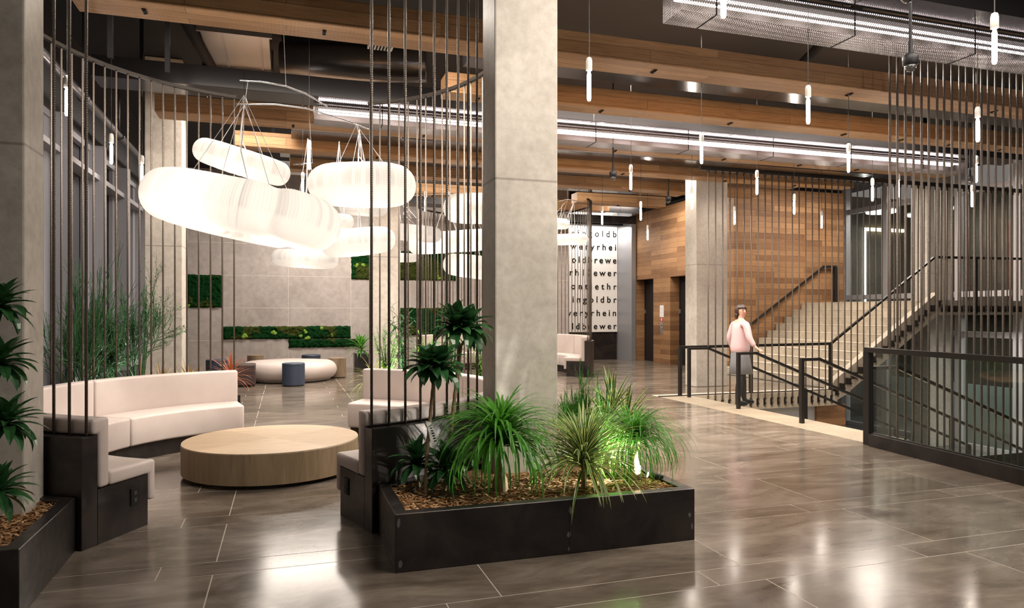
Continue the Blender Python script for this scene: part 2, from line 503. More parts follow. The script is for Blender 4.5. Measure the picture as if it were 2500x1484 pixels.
# floor: grout bed and large stone tiles in wide and narrow courses
mb = MB()
mb.mi = 1
mb.box(-3.0, 6.4, -3, 20.9, -.3, -.0008); mb.box(6.4, 10.35, 11.245, 15.1, -.3, -.0008); mb.box(6.4, 11.1, 15.1, 21, -.3, -.0008)
mb.mi = 0
y = -2.58; k = 0
while y < 20.9:
    h = .8 if k % 2 == 0 else .225
    x = -3.0 - random.random() * 0 + ((-.4 if k % 2 == 0 else -.7) + 3.0) % 1.49 - 1.49
    y0, y1 = y, min(y + h, 20.9)
    while x < 15:
        lim = 6.4 if y0 < 11.1 else (10.2 if y0 < 15 else 11.1)
        a, c = max(x, -3.0), min(x + 1.49, lim)
        if c > a + .02:
            g = .0035
            mb.add([(a + g, y0 + g, 0), (c - g, y0 + g, 0), (c - g, y1 - g, 0), (a + g, y1 - g, 0)], [(0, 1, 2, 3)])
        x += 1.49
    y += h; k += 1
struct('floor', mb, [M['floor'], M['grout']], fixn=False)
mb = MB(); mb.box(-3.2, 17, -4, 21.5, 5.3, 5.4)
struct('ceiling', mb, M['ceiling'])

# back wall of stone panels, text niche beside it
mb = MB(); zs = [0, .79, 1.65, 2.51, 3.37, 4.23, 5.3]
x = -3.244
while x < 8.2:
    for i in range(6):
        c = min(x + 1.654, 8.27)
        mb.box(x + .005, c - .005, 20.0, 20.1, zs[i] + .005, zs[i + 1] - .005)
    x += 1.654
mb.mi = 1; mb.box(-3.2, 8.26, 20.0012, 20.16, 0, 5.3)
struct('wall_back', mb, [M['stone'], plain('wall_grout', (.62, .57, .53), .7)])
mb = MB(); mb.box(8.2, 10.72, 20.9, 21.0, 0, 5.3); mb.box(8.2, 10.72, 20.28, 20.9, 4.36, 5.3)
struct('wall_niche', mb, M['blacksteel'])
mb = MB(); mb.prism([(10.32, 20.9), (10.32, 20.8), (10.53, 20.26), (10.68, 20.26), (10.69, 20.9)], 0, 4.36)
struct('trim_1', mb, plain('pier_metal', (.34, .34, .36), .35, .5))
mb = MB(); mb.box(-2.5, 8.26, 19.985, 20.0, 0, .09)
struct('baseboard_back', mb, M['stone'])

# timber clad lift core
mb = MB(); T = 4.68
for a, c in ((15.1, 17.05), (18.18, 19.17), (20.28, 20.6)):
    mb.box(10.7, 11.02, a, c, 0, 2.57)
mb.box(10.7, 11.02, 15.1, 20.6, 2.57, T)
mb.box(11.02, 14.1, 15.1, 15.4, 0, T)
mb.box(13.8, 14.1, 15.4, 17.3, 1.77, T)
struct('wall_core', mb, M['cladding'])
mb = MB(); mb.box(10.78, 14.1, 15.18, 20.6, T, 5.3)
struct('wall_core_upper', mb, M['ceiling'])
for n, (a, c) in enumerate(((19.17, 20.28), (17.05, 18.18))):
    mb = MB(); mb.box(11.0, 11.1, a, c, 0, 2.57)
    d = struct('door_%d' % (n + 1), mb, M['blackplastic'])
    mb = MB(); mb.box(10.985, 11.0, a + .14, (a + c) / 2 - .004, 0.01, 2.4); mb.box(10.985, 11.0, (a + c) / 2 + .004, c - .14, 0.01, 2.4)
    mb.build('door_panel', plain('lift_door', (.03, .03, .032), .35, .6), d)
    mb = MB(); mb.box(10.975, 10.995, c - .11, c - .03, 1.5, 1.62)
    mb.build('floor_plate', M['stainless'], d)
mb = MB(); mb.tube([(10.655, 15.0, 4.735), (10.655, 20.2, 4.735)], .05, 10)
tag(mb.build('conduit', M['ductdark'], smooth=True), 'black conduit running along the top edge of the timber lift wall', 'pipe')

# left window wall
mb = MB(); mb.box(-2.95, -2.78, -2, 20.2, 3.92, 5.3); mb.box(-2.95, -2.7, -2, 20.2, 0, .55)
struct('wall_left', mb, plain('dark_wall', (.03, .03, .034), .5))
wy = [3.0, 4.7, 6.4, 8.1, 9.8, 11.6, 13.25, 14.85, 16.5, 18.2, 20.0]
for i in range(len(wy) - 1):
    mb = MB()
    mb.box(-2.76, -2.5, wy[i + 1] - .1, wy[i + 1] + .02, .55, 3.92)
    mb.box(-2.76, -2.56, wy[i], wy[i + 1] - .1, 3.42, 3.49)
    mb.box(-2.76, -2.62, wy[i], wy[i + 1] - .1, .55, .62)
    mb.box(-2.76, -2.68, wy[i], wy[i + 1] - .1, 3.84, 3.92)
    mb.box(-2.76, -2.70, wy[i + 1] - .28, wy[i + 1] - .1, .55, 3.92); mb.box(-2.76, -2.7, wy[i], wy[i] + .16, .55, 3.92)
    w = struct('window_%d' % (i + 1), mb, M['frame'])
    mb = MB(); mb.box(-2.8, -2.77, wy[i], wy[i + 1], .6, 3.9)
    mb.build('pane', M['nightglass'], w)
mb = MB(); mb.tube([(-2.41, 2, 4.2), (-2.41, 19.9, 4.2)], .055, 12)
for q in range(4, 20, 2): mb.tube([(-2.41, q, 4.2), (-2.41, q + .05, 4.2)], .07, 12); mb.cyl(-2.41, q, 4.2, 5.3, .012, 6)
tag(mb.build('ceiling_pipe', M['pipe'], smooth=True), 'grey metal pipe running high along the tall windows', 'pipe')

# lower level under the stair opening
mb = MB(); mb.box(5.5, 20, -4, 21, -1.95, -1.85)
struct('floor_lower', mb, plain('lower_floor', (.16, .16, .155), .3))
mb = MB(); mb.box(6.25, 6.4, -3, 11.2, -1.85, -.01); mb.box(6.4, 9.9, 11.35, 11.5, -1.85, -.3)
struct('wall_lower', mb, plain('lower_wall', (.42, .42, .43), .5))
mb = MB(); mb.box(9.9, 10.6, 11.3, 11.6, -1.85, -.3)
struct('wall_lower_end', mb, M['cladding'])

# glazed facade to the right with the room behind it
mb = MB()
XG = 16.2
for yy in (17.25, 15.75, 13.45, 11.95, 10.2, 8.4, 6.6, 4.8, 3):
    mb.box(XG - .08, XG + .08, yy - .09, yy + .09, -1.85, 5.3)
for zz in (-1.8, .98, 1.98, 4.55): mb.box(XG - .06, XG + .06, 2.8, 17.3, zz - .07, zz + .07)
f = struct('window_11', mb, plain('facade_frame', (.62, .61, .64), .4, .2))
mb = MB(); mb.box(XG - .008, XG + .008, 2.8, 17.3, -1.8, 4.55)
mb.build('pane', M['glass'], f)
mb = MB(); mb.box(20.4, 20.5, 2, 21, -1.85, 5.3); mb.box(16.3, 20.4, 18.4, 18.5, -1.85, 5.3)
struct('wall_shop', mb, concrete('shop_wall', (.09, .08, .065), (.16, .14, .115), .7, 1.2))
mb = MB(); mb.box(18.9, 19.0, 2, 18.3, -1.85, -.55)
struct('wall_shop_lower', mb, plain('pale_counter', (.36, .41, .39), .5))
mb = MB(); mb.box(16.26, 20.4, 2, 18.4, 1.55, 1.77)
struct('floor_shop', mb, plain('shop_floor', (.05, .05, .05), .4))
for (a, c, z0, z1, mm, nm) in [(16.6, 17.2, 1.77, 4.2, 'rust', 'a'), (14.3, 14.8, 1.77, 4.1, 'rust', 'b'), (12.0, 12.5, 1.77, 4.3, 'rust', 'c')]:
    mb = MB(); mb.box(19.6, 20.39, a, c, z0, z1)
    tag(mb.build('cupboard', M[mm], bevel=.02), {'a': 'red-brown tall cupboard behind the glass beside the timber wall', 'b': 'red-brown tall cupboard behind the glass near the bare column', 'c': 'red-brown tall cupboard behind the glass beyond the landing rail'}[nm], 'cupboard')

# ------------------------------------------------------------------ concrete columns
for (x0, x1, y0, y1, lab) in [
        (1.47, 1.97, 4.99, 5.33, 'large bare concrete column rising from the steel planter with the ponytail palms'),
        (-1.97, -1.47, 4.84, 5.19, 'concrete column in the dark planter cut by the picture edge, darker face towards us'),
        (-1.98, -1.47, 11.5, 11.95, 'concrete column standing by the tall windows behind the curved white bench'),
        (1.44, 1.94, 12.55, 13.0, 'concrete column between the moss wall and the green planted bench'),
        (7.96, 8.7, 12.5, 12.92, 'pale concrete column beside the lift lobby and the stair head'),
        (15.3, 16.05, 13.55, 14.1, 'concrete column standing on the stair landing against the shop glass')]:
    mb = MB(); mb.box(x0, x1, y0, y1, 0 if x0 < 15 else -1.85, 5.29)
    o = mb.build('concrete_column', M['column'], bevel=.012)
    tag(o, lab, 'column', 'bare concrete columns', 'thing')

# ------------------------------------------------------------------ timber beams
ZB = 4.2
beams = [(-1.76, 12.2, 6.78, 7.18, 'nearest timber beam, crossing above the cloud lamps and the large column', (-1.2, .35, 2.0, 3.9, 6.6, 9.0)),
         (1.86, 12.6, 8.40, 8.73, 'timber beam with a sawn end just past the end of the curved rod rail', (2.3, 4.0, 6.0, 8.0, 9.1, 10.1, 11.2)),
         (-1.67, 12.45, 10.40, 10.80, 'timber beam behind the long mesh light, its end beside the window column', (.1, 2.0, 3.2, 5.2, 7.3, 8.9, 10.2)),
         (-.8, 11.6, 12.12, 12.48, 'timber beam resting over the pale column by the lift lobby', (1.5, 3.3, 6.2, 8.5, 10.2)),
         (.07, 10.4, 13.75, 14.1, 'timber beam second from last before the text wall, behind the pale column', (.9, 3.0, 5.2, 7.2)),
         (2.0, 4.6, 15.75, 16.12, 'short timber beam over the far group of cloud lamps', (3.2,)),
         (6.72, 9.15, 15.75, 16.12, 'short timber beam with a free end in front of the text wall', (7.9,)),
         (5.4, 8.15, 16.95, 17.28, 'farthest short timber beam above the far curved bench', (7.0,))]
for (x0, x1, y0, y1, lab, bs) in beams:
    mb = MB(); mb.box(x0, x1, y0, y1, ZB, ZB + .245)
    o = mb.build('timber_beam', M['beam'], bevel=.006, seg=1)
    tag(o, lab, 'beam', 'reclaimed timber ceiling beams', 'thing')
    for bx in bs:
        mb = MB(); yc = (y0 + y1) / 2
        mb.box(bx - .018, bx + .018, yc - .05, yc + .05, ZB - .012, ZB - .0005)
        mb.cyl(bx, yc - .025, ZB - .022, ZB - .012, .011, 8); mb.cyl(bx, yc + .025, ZB - .022, ZB - .012, .011, 8)
        mb.build('bolt_plate', M['railtop'], o)
    for bx in (x0 + .6, x1 - .6):
        mb = MB(); mb.box(bx - .03, bx + .03, (y0 + y1) / 2 - .03, (y0 + y1) / 2 + .03, ZB + .245, 5.3); mb.build('hanger', M['ductdark'], o)

# black steel channels between the beams
for (x0, x1, y0, y1, z0, z1, lab) in [
        (-1.5, 12.5, 4.97, 5.27, 4.36, 4.62, 'polished black steel channel in the dark above the nearest mesh light'),
        (1.95, 13, 7.56, 7.95, 4.36, 4.62, 'shiny steel channel between the nearest two timber beams'),
        (-2.2, 13, 9.46, 9.94, 4.32, 4.57, 'long black steel channel passing over the mobile of cloud lamps'),
        (.08, 11.5, 11.42, 12.0, 4.34, 4.56, 'shiny steel channel behind the long mesh light'),
        (-.1, 11.0, 13.0, 13.45, 4.34, 4.56, 'shiny steel channel behind the pale lobby column'),
        (-.1, 9.0, 14.55, 15.0, 4.32, 4.5, 'pale steel channel with its end showing near the timber lift wall'),
        (2.5, 9.6, 18.0, 18.6, 4.34, 4.56, 'steel channel in the dark strip above the text wall')]:
    mb = MB(); mb.box(x0, x1, y0, y1, z0, z1)
    x = x0 + 1.7
    while x < x1:
        mb.box(x - .004, x + .004, y0 - .003, y1 + .003, z0 - .003, z1 - .02); x += 2.4
    o = mb.build('steel_channel', M['channel'], bevel=.004, seg=1)
    tag(o, lab, 'steel channel', 'steel channels between the beams')
    for bx in (x0 + .5, x1 - .5):
        mb = MB(); mb.box(bx - .02, bx + .02, (y0 + y1) / 2 - .02, (y0 + y1) / 2 + .02, z1, 5.3); mb.build('hanger', M['ductdark'], o)

# ducts, pipes and devices in the dark ceiling
mb = MB(); mb.box(-1.02, -.2, 9.4, 10.75, 5.0, 5.29)
d = tag(mb.build('air_duct', M['duct'], bevel=.01), 'rectangular galvanised air duct above the smaller upper cloud lamp', 'duct')
mb = MB()
for yy in (9.38, 10.72): mb.box(-1.05, -.17, yy, yy + .04, 4.97, 5.29)
mb.box(-.78, -.75, 9.45, 10.7, 4.985, 5.0); mb.box(-.33, -.30, 9.45, 10.7, 4.985, 5.0)
mb.build('flange', M['pipe'], d)
mb = MB(); mb.tube([(-.05, 10.35, 5.04), (1.2, 10.1, 5.04), (1.9, 9.9, 5.04)], .25, 24)
tag(mb.build('round_duct', plain('duct_grey', (.11, .11, .115), .3, .6), smooth=True), 'fat round duct lying behind the ceiling spotlights', 'duct')
mb = MB(); mb.box(1.02, 1.34, 9.15, 9.4, 4.98, 5.3)
gr = tag(mb.build('air_grille', M['white']), 'square white air grille beside the round duct', 'vent')
mb = MB()
for i in range(7): mb.box(1.04 + i * .042, 1.055 + i * .042, 9.17, 9.38, 4.965, 4.98)
mb.build('slat', M['ductdark'], gr)
for (pts, r, lab) in [([(-2.3, 7.4, 5.05), (1.2, 7.35, 5.05)], .018, 'thin sprinkler pipe nearest the first timber beam'),
                      ([(-2.4, 8.6, 4.95), (2.0, 8.5, 4.95)], .02, 'thin sprinkler pipe above the curved rail'),
                      ([(-1.3, 7.3, 5.0), (-.9, 12.0, 5.0)], .075, 'thick black pipe running back beside the galvanised duct'),
                      ([(-1.75, 7.2, 5.1), (-1.55, 9.4, 5.1)], .03, 'slim conduit beside the two ceiling hangers'),
                      ([(6.0, 5.9, 5.0), (6.9, 8.2, 5.0)], .06, 'black pipe crossing behind the nearest mesh light'),
                      ([(2.2, 6.2, 5.1), (12, 6.0, 5.1)], .03, 'slim black conduit above the nearest timber beam')]:
    mb = MB(); mb.tube(pts, r, 10)
    tag(mb.build('ceiling_pipe', M['ductdark'], smooth=True), lab, 'pipe')
for (x, y, lab) in [(-1.75, 8.3, 'black ceiling hanger strut farther left above the curved rail'), (-1.25, 8.6, 'black ceiling hanger strut meeting the curved rail')]:
    mb = MB(); mb.box(x - .025, x + .025, y - .025, y + .025, 4.17, 5.3)
    tag(mb.build('hanger_strut', M['ductdark']), lab, 'hanger')
spots = [(.31, 10.3, 'left of a pair under the round duct'), (1.05, 10.15, 'right of a pair under the round duct'), (-1.5, 8.0, 'above the curved rail near the windows')]
for (x, y, l) in spots:
    t = thing('ceiling_spotlight', (x, y, 4.88), 'small round white faced ceiling spotlight, ' + l, 'spotlight', 'small ceiling spotlights')
    mb = MB(); mb.cyl(x, y, 4.90, 5.02, .075, 16); mb.build('housing', M['blackplastic'], t)
    mb = MB(); mb.cyl(x, y, 4.88, 4.90, .085, 20); mb.build('face', M['white'], t)
    mb = MB(); mb.cyl(x, y, 5.02, 5.3, .012, 6); mb.build('stem', M['ductdark'], t)

# ------------------------------------------------------------------ perforated light troughs
def trough(x0, x1, y0, y1, z0, z1, lab, first, step, htop=5.3):
    t = thing('light_trough', ((x0 + x1) / 2, (y0 + y1) / 2, z0), lab, 'ceiling light', 'perforated metal light troughs')
    mb = MB(); e = .0015
    mb.box(x0, x1, y0, y1, z0, z0 + e); mb.box(x0, x1, y0, y0 + e, z0 + e, z1); mb.box(x0, x1, y1 - e, y1, z0 + e, z1)
    mb.box(x0, x0 + e, y0 + e, y1 - e, z0 + e, z1); mb.box(x1 - e, x1, y0 + e, y1 - e, z0 + e, z1)
    mb.build('mesh_panel', M['mesh'], t)
    mb = MB(); mb.box(x0, x1, y0 - .01, y0 + .02, z1, z1 + .02); mb.box(x0, x1, y1 - .02, y1 + .01, z1, z1 + .02)
    mb.build('edge_rail', M['pipe'], t)
    x = x0 + first
    while x < x1 - .2:
        mb = MB(); mb.box(x - .006, x + .006, y0 - .004, y1 + .004, z0 - .004, z0); mb.box(x - .006, x + .006, y0 - .004, y0, z0, z1)
        mb.build('seam_strip', M['ductdark'], t)
        mb = MB(); mb.cyl(x, (y0 + y1) / 2, z1 - .02, htop, .006, 6); mb.build('hanger', M['ductdark'], t); x += step
    for yy in (y0 + .1, y1 - .1):
        mb = MB(); mb.tube([(x0 + .06, yy, z1 - .05), (x1 - .06, yy, z1 - .05)], .014, 8)
        mb.build('light_tube', M['led'], t, smooth=True)
    mb = MB(); mb.box(x0 + .05, x1 - .05, y0 + .05, y1 - .05, z1 - .015, z1); mb.build('tray', M['ductdark'], t)


trough(3.22, 12.5, 5.29, 5.6, 4.1, 4.33, 'perforated metal light trough nearest to us with two bright tubes', .35, 1.5)
trough(.36, 11.9, 9.74, 10.08, 4.09, 4.30, 'long perforated metal light trough in front of the middle timber beam', .9, 1.6, 4.32)

# ------------------------------------------------------------------ pendant bulbs
bulbs = [(2.47, 3.59, 'crossing the near mesh light with its cap cut off'),
         (4.74, 3.67, 'largest and nearest, at the far side beyond the near mesh light'),
         (2.38, 5.33, 'close beside the large concrete column'),
         (4.6, 5.36, 'over the open floor in front of the nearest beam'),
         (-1.85, 7.15, 'nearest of three beside the tall windows'),
         (-1.95, 9.3, 'middle one of three beside the tall windows'),
         (-1.83, 10.46, 'last of three beside the tall windows'),
         (.27, 8.91, 'between the two upper cloud lamps'),
         (4.63, 7.16, 'touching the bright long mesh light as we see it'),
         (6.73, 5.39, 'upper of three strung in one line before the thick rods'),
         (4.66, 8.99, 'below the small camera, right of the large column'),
         (6.65, 7.04, 'in front of the long mesh light where the thin rods end'),
         (6.61, 8.77, 'over the head of the woman in pink'),
         (8.71, 8.73, 'in front of the upper glass door beside the thick rods'),
         (8.54, 10.3, 'high in front of the middle of the timber stair wall'),
         (10.48, 11.82, 'low in front of the timber stair wall near its far edge'),
         (8.41, 11.85, 'low before the timber stair wall beside the pale column'),
         (6.5, 10.34, 'in front of the pale lobby column'),
         (6.36, 11.87, 'left of the pale lobby column near the short beam end'),
         (8.22, 15.0, 'lowest one, by the lift doors of the timber wall'),
         (5.93, 12.65, 'in front of the top of the text wall'),
         (8.8, 7.07, 'middle of three strung in one line before the thick rods'),
         (10.74, 8.7, 'lowest of three strung in one line before the thick rods'),
         (8.8, 8.33, 'half hidden behind the thick rods near the shop glass'),
         (2.29, 12.0, 'behind the thin rods beside the broad cloud lamp'),
         (2.1, 14.22, 'behind the rods just above the long small cloud lamp'),
         (.24, 10.97, 'peeping over the largest cloud lamp')]
proto = None
for (x, y, l) in bulbs:
    lab = 'bare tube bulb pendant, ' + l
    if proto is None:
        z = 3.25
        t = thing('pendant_bulb', (x, y, z), lab, 'pendant light', 'bare tube bulb pendants')
        mb = MB(); mb.lathe(x, y, [(.002, z), (.012, z + .004), (.0165, z + .02), (.0165, z + .215), (.012, z + .235), (.008, z + .25)], 12)
        mb.build('bulb', M['bulb'], t, smooth=True)
        mb = MB(); mb.lathe(x, y, [(.02, z + .25), (.026, z + .253), (.026, z + .33), (.02, z + .355), (.008, z + .362)], 14)
        mb.build('socket', M['ceramic'], t, smooth=True)
        mb = MB(); mb.cyl(x, y, z + .36, 5.3, .0035, 6); mb.build('cord', M['cord'], t)
        proto = t
    else:
        t = copy_tree(proto, (x, y, 3.25)); t['label'] = lab

# ------------------------------------------------------------------ cloud lamps
def cloud(loc, w, dp, h, tilt, yaw, lobes, lab, hang, cords=3, dimple=True, pl=110, watts=14, ex=.7, crease=None, roll=0.):
    """honeycomb textile cloud: closed pillow outline with lobes, pleats round the rim, gathered navel below"""
    t = thing('cloud_lamp', loc, lab, 'cloud lamp', 'white honeycomb cloud lamps')
    NT = pl * 2; prof = []
    NP = 26
    for i in range(NP + 1):
        if i <= 6: prof.append((i / 6.0, 0, 1.0))
        elif i >= NP - 6: prof.append(((NP - i) / 6.0, 0, -1.0))
        else:
            a = pi / 2 - pi * (i - 6) / (NP - 12); prof.append((1.0, cos(a), sin(a)))
    fold = [random.uniform(-1, 1) for _ in range(NT // 3 + 2)]
    ct, st = cos(tilt), sin(tilt); cy_, sy_ = cos(yaw), sin(yaw)
    vs = []
    rr_ = h * .5 * (1.15 if ex < .6 else 1.0); att = []
    for i, (pr, cr, pz) in enumerate(prof):
        for j in range(NT):
            th = 2 * pi * j / NT
            k = 1.0
            for (n, amp, ph) in lobes: k += amp * cos(n * th + ph)
            rim = 1.0 if cr > 0 else pr ** 2 * .6
            fj = fold[j // 3]
            pleat = ((.007 if j % 2 else -.007) + .008 * fj) * rim
            rb = math.hypot(w / 2 * cos(th), dp / 2 * sin(th)); sc = k * (rb - rr_ * .9) * pr / rb if cr == 0 else k * (rb - rr_ * .9) / rb
            X = sc * w / 2 * cos(th) + (rr_ * .9 * cr + pleat) * cos(th); Y = sc * dp / 2 * sin(th) + (rr_ * .9 * cr + pleat) * sin(th)
            Z = pz * h / 2 * (1 if cr > 0 else (1 + .10 * (1 - pr * pr) * (1 if pz > 0 else .9)))
            if dimple and pz == -1.0 and cr == 0: Z += .30 * h * math.exp(-((pr) / .25) ** 2) + .012 * sin(th * 13) * (1 - pr) * pr
            if crease:
                c_ = 1 - crease[1] * math.exp(-((X / w - crease[0]) / .05) ** 2); Y *= c_; Z *= c_
            att.append((.5 + .5 * fj + (.25 if j % 2 else -.25)) * (1 if (cr > 0 and pz > -.35) else (.35 if pz > 0 else 0)))
            Y, Z = Y * cos(roll) + Z * sin(roll), -Y * sin(roll) + Z * cos(roll)
            X, Z = X * ct + Z * st, -X * st + Z * ct
            X, Y = X * cy_ - Y * sy_, X * sy_ + Y * cy_
            vs.append((X + loc[0], Y + loc[1], Z + loc[2]))
    fs = [(i * NT + j, i * NT + (j + 1) % NT, (i + 1) * NT + (j + 1) % NT, (i + 1) * NT + j) for i in range(NP) for j in range(NT)]
    mb = MB(); mb.add(vs, fs); o = mb.build('shade', M['cloud'], t, smooth=True, fixn=False)
    o.data.attributes.new('fold', 'FLOAT', 'POINT').data.foreach_set('value', att)
    for q in range(cords):
        th = 2 * pi * q / cords + .5
        X = .3 * w * cos(th); Zt = h * .48 - X * st
        a = (loc[0] + X * cy_, loc[1] + .25 * dp * sin(th), loc[2] + Zt)
        mb = MB(); mb.tube([a, hang], .0025, 5); mb.build('cable', M['whitecord'], t)
    mb = MB(); a = (loc[0] + .05, loc[1], loc[2] + h * .45)
    m_ = [(a[k] + hang[k]) / 2 for k in range(3)]
    mb.tube([a, (m_[0] - .05, m_[1], m_[2] - .08), (m_[0] - .03, m_[1], m_[2] + .1), hang], .005, 6); mb.build('power_cord', M['whitecord'], t, smooth=True)
    n = 2 if w > 1.2 else 1
    for q in range(n):
        X = (q - (n - 1) / 2) * w * .45
        lamp('cloud_lamp_light', 'POINT', (loc[0] + X * ct, loc[1], loc[2] - .16 * h - X * st), watts * w * w * .17 / n + .25, (1, .9, .8), size=.05).parent = None


barA = [(-.41, 7.06, 3.68), (-.2, 7.0, 3.67), (.0, 6.93, 3.63), (.18, 6.88, 3.56), (.37, 6.81, 3.44)]
barB = [(-.44, 7.07, 3.46), (-.1, 6.96, 3.46), (.19, 6.87, 3.42), (.5, 6.77, 3.32), (.74, 6.70, 3.23)]
for bar_, lab, up in ((barA, 'upper curved aluminium mobile bar hanging from one cord under the nearest beam', (0, 6.93, 5.3)), (barB, 'lower curved aluminium mobile bar carrying three cloud lamps', (-.34, 7.04, 3.675))):
    t = thing('mobile_bar', bar_[2], lab, 'mobile bar', 'curved mobile bars')
    mb = MB(); mb.tube(bar_, .007, 8); mb.build('bar', M['alu'], t, smooth=True)
    p = bar_[2] if lab[0] == 'u' else (-.34, 7.04, 3.462)
    mb = MB(); mb.tube([p, (p[0] - .02, p[1], p[2] + (up[2] - p[2]) * .3), up], .003, 5); mb.build('cord', M['whitecord'], t)
barC = [(1.7, 15.4, 4.0), (3.2, 15.2, 4.12), (4.6, 15.0, 4.15)]
for bar_, lab, up in ((barC, 'long curved mobile bar over the far cloud lamps', (3.2, 15.2, 5.3)), ([(5.9, 14.9, 4.05), (6.1, 14.85, 4.1), (6.35, 14.8, 4.05)], 'short curved mobile bar over the two lamps near the text wall', (6.1, 14.85, 5.3)),
                      ([(.1, 10.3, 3.58), (.35, 10.2, 3.6)], 'tiny straight mobile bar beside the bulb behind the largest cloud', (.25, 10.24, 5.3))):
    t = thing('mobile_bar', bar_[1], lab, 'mobile bar', 'curved mobile bars')
    mb = MB(); mb.tube(bar_, .011, 8); mb.build('bar', M['alu'], t, smooth=True)
    mb = MB(); mb.tube([bar_[1], up], .003, 5); mb.build('cord', M['whitecord'], t)

L2 = [(2, .10, .4), (3, .07, 1.2)]
cloud((-.34, 6.41, 2.37), 1.60, 1.05, .41, R(11), R(-18), [(2, .06, .2), (3, .05, 2.0)], 'largest white cloud lamp, gathered like a navel underneath', (-.36, 6.75, 3.455), 4, pl=170, watts=26, crease=(.22, .10), roll=R(7))
cloud((-.41, 7.27, 2.96), .84, .58, .23, R(17), R(-18), [(2, .12, 0), (3, .08, .6)], 'upper tilted bean shaped cloud lamp over the largest one', (-.37, 7.05, 3.46))
cloud((.76, 7.32, 2.81), 1.06, .8, .40, R(0), R(-18), [(2, .04, 0), (3, .05, 2.6)], 'broad drum shaped cloud lamp crossed by two rods', (.63, 6.73, 3.27), pl=130, ex=.5)
cloud((.77, 8.16, 2.31), .80, .62, .28, R(-6), R(-18), [(2, .06, .3), (3, .05, 0)], 'flat cloud lamp half tucked behind the right end of the largest one', (.8, 8.2, 3.6))
cloud((.60, 8.83, 2.62), .36, .3, .18, R(0), R(-18), L2, 'tiny cloud lamp peeping out right of the largest one', (.62, 8.83, 3.6), 2, watts=9)
cloud((.95, 9.15, 2.85), .56, .4, .18, R(4), R(-18), [(2, .1, 0), (3, .08, 2)], 'small bean cloud lamp just below the broad drum shaped one', (.9, 9.1, 3.7), 2, watts=6)
cloud((.23, 8.75, 2.15), .70, .46, .20, R(3), R(-18), [(2, .12, 0), (3, .06, 2)], 'lowest capsule shaped cloud lamp in front of the stone wall', (.25, 8.8, 3.6))
cloud((2.34, 13.43, 3.04), .92, .66, .29, R(5), R(-18), [(2, .14, 0), (3, .1, 1.0)], 'wavy cloud lamp behind the rods at the end of the near drum lamp', (2.3, 15.3, 4.04))
cloud((3.43, 14.65, 3.03), 1.72, .8, .42, R(-4), R(-18), [(2, .16, 0), (3, .06, 3)], 'long low cloud lamp behind the rods running behind the large column', (3.3, 14.7, 4.1))
cloud((3.95, 15.01, 3.81), 1.3, 1.0, .62, R(0), R(-18), [(2, .05, 0), (3, .04, 2.6)], 'highest far cloud lamp partly hidden by the large column', (4.3, 15.0, 4.14))
cloud((3.9, 14.51, 2.48), 1.32, .9, .46, R(7), R(-18), [(2, .1, 0), (3, .08, 3.1)], 'lowest far cloud lamp below the long one behind the rods', (3.7, 14.6, 4.1))
cloud((2.35, 15.40, 2.72), .74, .5, .18, R(1), R(-18), [(2, .14, 0)], 'slim capsule cloud lamp in front of the upper moss panel', (2.2, 15.34, 4.04), 2, watts=9)
cloud((5.86, 14.92, 3.54), .54, .4, .23, R(3), R(-18), L2, 'small cloud lamp next to the large column, upper of two before the text wall', (6.1, 14.85, 4.08), 2, watts=9)
cloud((6.09, 14.85, 3.18), .84, .6, .22, R(-2), R(-18), [(2, .1, 0), (3, .05, 1)], 'flat cloud lamp in front of the second line of the text wall', (6.25, 14.82, 4.06), 2)

# ------------------------------------------------------------------ dome cameras
for (x, y, z, s, lab) in [(4.73, 4.36, 3.42, 1, 'black dome camera hanging in front of the nearest mesh light'), (3.87, 3.59, 3.53, 1, 'dome camera cut by the top edge of the picture'),
                          (4.87, 9.99, 3.58, 1, 'black dome camera above the bulb right of the large column'), (7.76, 13.26, 3.84, 1, 'dome camera near the top of the timber lift wall'),
                          (11.1, 9.03, 3.70, 1, 'dome camera among the thick rods')]:
    t = thing('security_camera', (x, y, z), lab, 'security camera', 'black dome cameras')
    mb = MB(); mb.lathe(x, y, [(.04, z + .05), (.058, z + .06), (.06, z + .12), (.045, z + .14), (.02, z + .15), (.016, z + .25)], 20); mb.build('housing', M['blackplastic'], t, smooth=True)
    mb = MB(); mb.lathe(x, y, [(.004, z), (.025, z + .008), (.042, z + .032), (.045, z + .055)], 20); mb.build('dome', plain('smoked_dome', (.05, .05, .05), .05, 0, spec=.9), t, smooth=True)
    mb = MB(); mb.cyl(x, y, z + .25, 5.3, .012, 8); mb.build('stem', M['blackplastic'], t)

# ------------------------------------------------------------------ rod screens
CX, CY = -.1, 7.0


def rod(parent, x, y, z0, z1, r=.0095, mesh={}):
    key = (round(z0, 3), round(z1, 3), r)
    if key not in mesh:
        mb = MB(); mb.cyl(0, 0, 0, z1 - z0, r, 8)
        o = mb.build('rod', M['rebar'], None, smooth=True); mesh[key] = o.data
    else:
        o = bpy.data.objects.new('rod', mesh[key]); COL.objects.link(o)
    o.parent = parent
    w = world_loc(parent)
    o.location = (x - w[0], y - w[1], z0 - w[2])
    return o


def arc(cx, cy, r, a0, a1, n, z):
    return [(cx + r * cos(R(a0 + (a1 - a0) * i / n)), cy + r * sin(R(a0 + (a1 - a0) * i / n)), z) for i in range(n + 1)]


